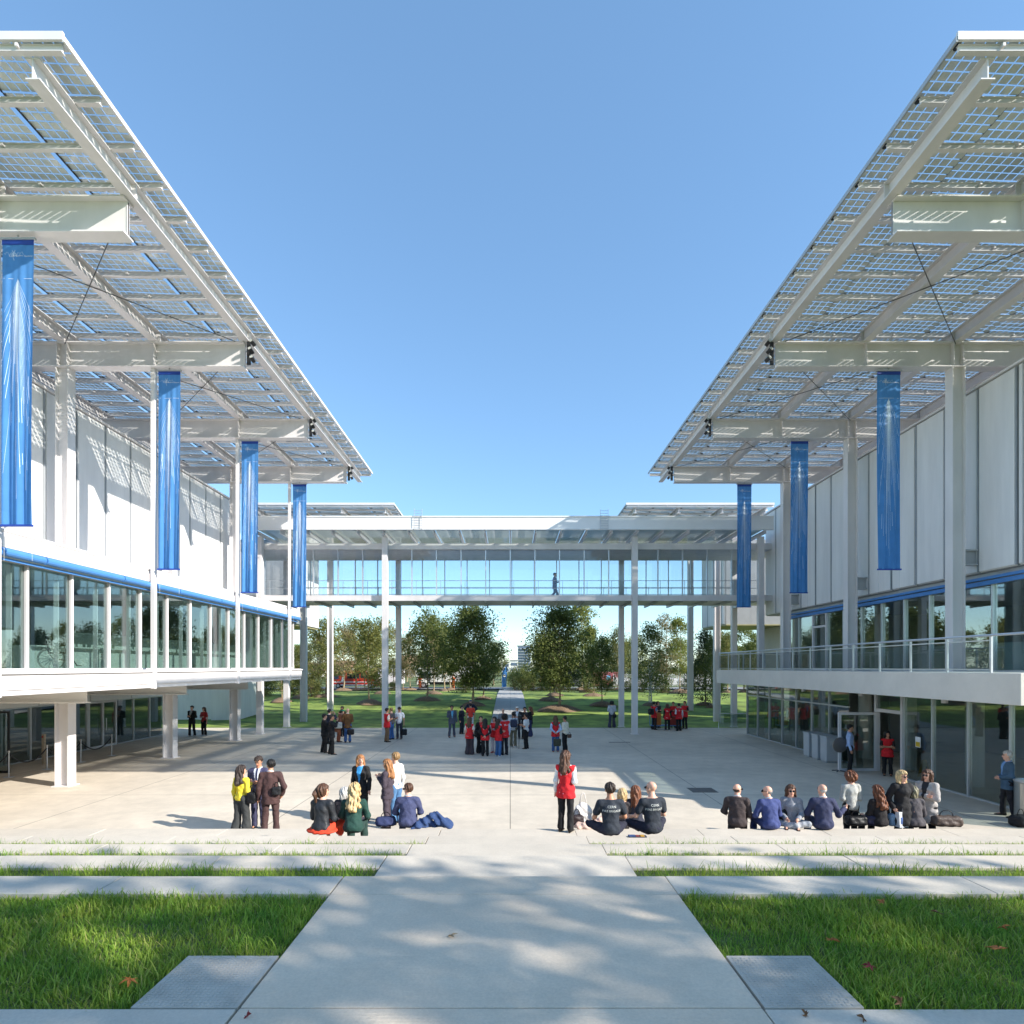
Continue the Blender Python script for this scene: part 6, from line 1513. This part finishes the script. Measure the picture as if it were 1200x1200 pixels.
# trolley
x, y = px_at(780, 854.5); t = thing('trolley', 'blue two level trolley with orange and brown boxes between the red vests', 'trolley', (x, y, 0))
BLUEM = mat('trolley_blue', (.08, .22, .45), .45)
m = MB(); m.box(-.95, .95, -.3, .3, .22, .27); m.build('deck', BLUEM, t, world=False)
for sx in (-.93, .93):
    m = MB(); m.tube([(sx, -.28, .25), (sx, -.28, 1.0), (sx, .28, 1.0), (sx, .28, .25)], .022, 6); m.build('handle_frame', BLUEM, t, world=False)
    for sy in (-.25, .25):
        m = MB(); m.lathe([(.03, -.03), (.10, -.03), (.10, .03), (.03, .03)], (sx * .85, sy, .10), 14, 'y'); m.box(sx * .85 - .03, sx * .85 + .03, sy - .045, sy - .035, .1, .22); m.build('wheel', TYRE, t, world=False)
for lab, c, sz, col in (('orange carton on the left end of the blue trolley', (-.55, 0, .27), (.45, .4, .75), (200, 120, 60)), ('red brown crate on the right end of the blue trolley', (.5, 0, .27), (.6, .42, .52), (150, 62, 50))):
    m = MB(); m.cbox((0, 0, sz[2] / 2), sz); m.cbox((0, -sz[1] / 2 - .003, sz[2] * .5), (sz[0] * .9, .004, .06)); m.cbox((0, 0, sz[2] + .004), (sz[0] * 1.03, sz[1] * 1.03, .02))
    o = m.build('box', fabric(col), bevel=.008); o.location = (x + c[0], y + c[1], c[2] + .002); tagp(o, lab, 'box')
# bins by the right glass front
for k, (px, py) in enumerate(((948.5, 886.5), (958.5, 889.8), (969, 893))):
    x, y = px_at(px, py); t = thing('litter_bin', ['pale grey steel bin farthest from the open door', 'middle one of three pale grey steel bins', 'pale grey steel bin nearest the round table top'][k], 'bin', (x, y, 0), 0, 'grey bins by the glass front')
    bm_ = mat('bin_grey', (.52, .54, .57), .4, .2, .03, 2)
    m = MB(); m.box(-.15, .50, -.24, .24, .06, 1.02); m.build('body', bm_, t, world=False, bevel=.02)
    m = MB(); m.box(-.17, .52, -.26, .26, 1.022, 1.07); m.box(-.05, .4, -.12, .12, 1.071, 1.076); m.build('lid', bm_, t, world=False, bevel=.01)
    m = MB(); m.box(-.13, .48, -.22, .22, 0, .058); m.build('plinth', GREYM, t, world=False)
    m = MB(); m.box(.0, .36, -.246, -.241, .72, .90); m.build('flap', ALU, t, world=False)
# round folding table tipped up
x, y = px_at(983, 904); t = thing('folding_table', 'round brown table top tipped upright on a steel foot by the open door', 'table', (x, y, 0))
m = MB(); m.lathe([(.0, -.015), (.27, -.015), (.285, 0), (.27, .015), (.0, .015)], (0, -.08, 1.0), 40, 'y'); o = m.build('table_top', mat('table_brown', (.20, .18, .165), .28, .4, .05, 3), t, world=False, smooth=False)
m = MB(); m.tube([(0, 0, .03), (0, 0, .98)], .028, 10); m.build('post', ALU, t, world=False)
m = MB()
for k in range(4): a = .785 + k * 1.571; m.tube([(0, 0, .05), (.24 * math.cos(a), .24 * math.sin(a), .015)], .018, 6)
m.build('foot', DARK, t, world=False)
# wet floor signs inside the right glass
def floor_sign(label, x, y, z, rz=0):
    t = thing('wet_floor_sign', label, 'floor sign', (x, y, z), rz, None); Y_ = mat('sign_yellow', (.62, .42, .02), .5)
    for s in (-1, 1):
        m = MB(); m.prism([(-.13, 0), (.13, 0), (.09, .62), (-.09, .62)], -.008, .008, 'y')
        R_ = Matrix.Rotation(rad(-14 * s), 3, 'X'); m.v = [tuple(R_ @ Vector(p) + Vector((0, s * -.15, 0))) for p in m.v]; m.build('panel', Y_, t, world=False)
    m = MB(); m.prism([(-.06, .30), (.06, .30), (0, .42)], -.01, -.0085, 'y'); m.prism([(-.07, .18), (.07, .18), (.07, .22), (-.07, .22)], -.01, -.0085, 'y')
    R_ = Matrix.Rotation(rad(14), 3, 'X') if False else Matrix.Rotation(rad(-14), 3, 'X'); m.v = [tuple(R_ @ Vector(p) + Vector((0, -.15, 0))) for p in m.v]; m.build('pictogram', BLACKP, t, world=False)
floor_sign('yellow wet floor sign behind the glass right of the doorway', 14.7, 20.9, .01, .3)
floor_sign('yellow wet floor sign behind the glass at the right edge', 14.55, 16.6, .01, -.4)
t = thing('door_sticker', 'small white and yellow notice on the glass right of the doorway', 'notice', (13.76, 19.85, 1.2))
m = MB(); m.box(13.757, 13.765, 19.75, 20.0, 1.2, 1.55); m.build('sheet', INK, t); m = MB(); m.box(13.753, 13.756, 19.77, 19.98, 1.22, 1.38); m.build('yellow_field', mat('sign_yellow', (.62, .42, .02), .5), t)
# steel bin and black bag at the right edge
t = thing('steel_bin', 'round stainless steel bin cut by the right edge of the photo', 'bin', (13.13, 14.9, 0))
m = MB(); m.lathe([(.29, .02), (.30, .05), (.30, .98), (.31, 1.0)], n=28); m.build('body', mat('stainless', (.45, .45, .44), .28, .9, .04, 3), t, world=False, smooth=False)
m = MB(); m.lathe([(.31, 1.0), (.32, 1.03), (.30, 1.05), (.2, 1.06), (.19, 1.02)], n=28); m.build('lid', ALU, t, world=False)
bag('black rucksack on the plaza at the right edge of the photo', 1196, 968, 0, (.5, .36, .34), (24, 24, 28), .3, 'cloth')
# rope barrier under the left gallery
SP = [(-17.8, 20.9), (-17.7, 22.5), (-17.65, 24.2), (-17.6, 26.0)]
for k, (x, y) in enumerate(SP):
    t = thing('rope_stanchion', ['steel rope stanchion nearest the left edge of the photo', 'steel rope stanchion just left of the big gallery column', 'steel rope stanchion hidden behind the big gallery column', 'farthest steel rope stanchion under the gallery'][k], 'stanchion', (x, y, 0), 0, 'rope stanchions under the left gallery')
    m = MB(); m.tube([(0, 0, .02), (0, 0, .88)], .022, 10); m.lathe([(.0, .88), (.035, .885), (.04, .91), (.02, .94), (0, .945)], n=12); m.build('post', ALU, t, world=False)
    m = MB(); m.lathe([(.17, 0), (.17, .012), (.04, .03), (.02, .035)], n=20); m.build('base', ALU, t, world=False)
for k, ((x0, y0), (x1, y1)) in enumerate(zip([(-18.0, 19.2)] + SP[:-1], SP)):
    m = MB(); m.tube([(x0 + (x1 - x0) * q, y0 + (y1 - y0) * q, .84 - .42 * (1 - (2 * q - 1) ** 2)) for q in np.linspace(.02, .98, 15)], .025, 7)
    o = m.build('barrier_rope', DARK, smooth=True); tagp(o, ['black barrier rope running out of the photo on the left', 'black barrier rope between the two front stanchions', 'black barrier rope behind the big gallery column', 'farthest black barrier rope under the gallery'][k], 'rope', 'barrier ropes')
t = thing('button_post', 'slim wooden coloured post with red button under the left gallery', 'post', (-18.7, 23.6, 0))
m = MB(); m.box(-.05, .05, -.05, .05, 0, 1.22); m.build('post', mat('tan_post', (.45, .34, .24), .6), t, world=False, bevel=.005)
m = MB(); m.lathe([(.035, -.055), (.035, -.075), (.0, -.08)], (0, 0, 1.12), 12, 'y'); m.build('button', LAMPR, t, world=False)
# wheelchair in the left gallery
t = thing('wheelchair', 'black wheelchair standing inside the left gallery window', 'wheelchair', (-12.86, 16.5, 3.825), rad(37))
for s in (-1, 1):
    m = MB(); n = 28
    rim = [(.30 * math.cos(6.2832 * k / n), s * .28, .31 + .30 * math.sin(6.2832 * k / n)) for k in range(n + 1)]
    m.tube(rim, .018, 6, cap=False); w_ = m.build('wheel', mat('pale_tyre', (.40, .41, .38), .6), t, world=False)
    m = MB()
    for k in range(14): m.tube([(0, s * .28, .31), (.29 * math.cos(.449 * k), s * .28, .31 + .29 * math.sin(.449 * k))], .004, 4)
    m.lathe([(.03, -.03), (.03, .03)], (0, s * .28, .31), 10, 'y'); m.build('spokes', ALU, w_, world=False)
    m = MB(); m.lathe([(.03, -.015), (.08, -.015), (.08, .015), (.03, .015)], (.42, s * .22, .08), 14, 'y'); m.build('caster', TYRE, t, world=False)
    m = MB(); m.tube([(-.12, s * .22, .95), (-.05, s * .22, .45), (.05, s * .22, .31), (.42, s * .22, .25), (.42, s * .22, .1)], .014, 6); m.tube([(-.02, s * .24, .68), (.3, s * .24, .68), (.32, s * .24, .48)], .016, 6); m.tube([(.38, s * .18, .48), (.58, s * .16, .12), (.68, s * .16, .12)], .014, 6); m.build('frame', DARK, t, world=False)
m = MB(); m.box(-.04, .38, -.21, .21, .46, .50); m.build('seat', BLACKP, t, world=False)
m = MB(); m.cbox((-.09, 0, .73), (.03, .42, .44), Matrix.Rotation(rad(-8), 3, 'Y')); m.build('backrest', BLACKP, t, world=False)
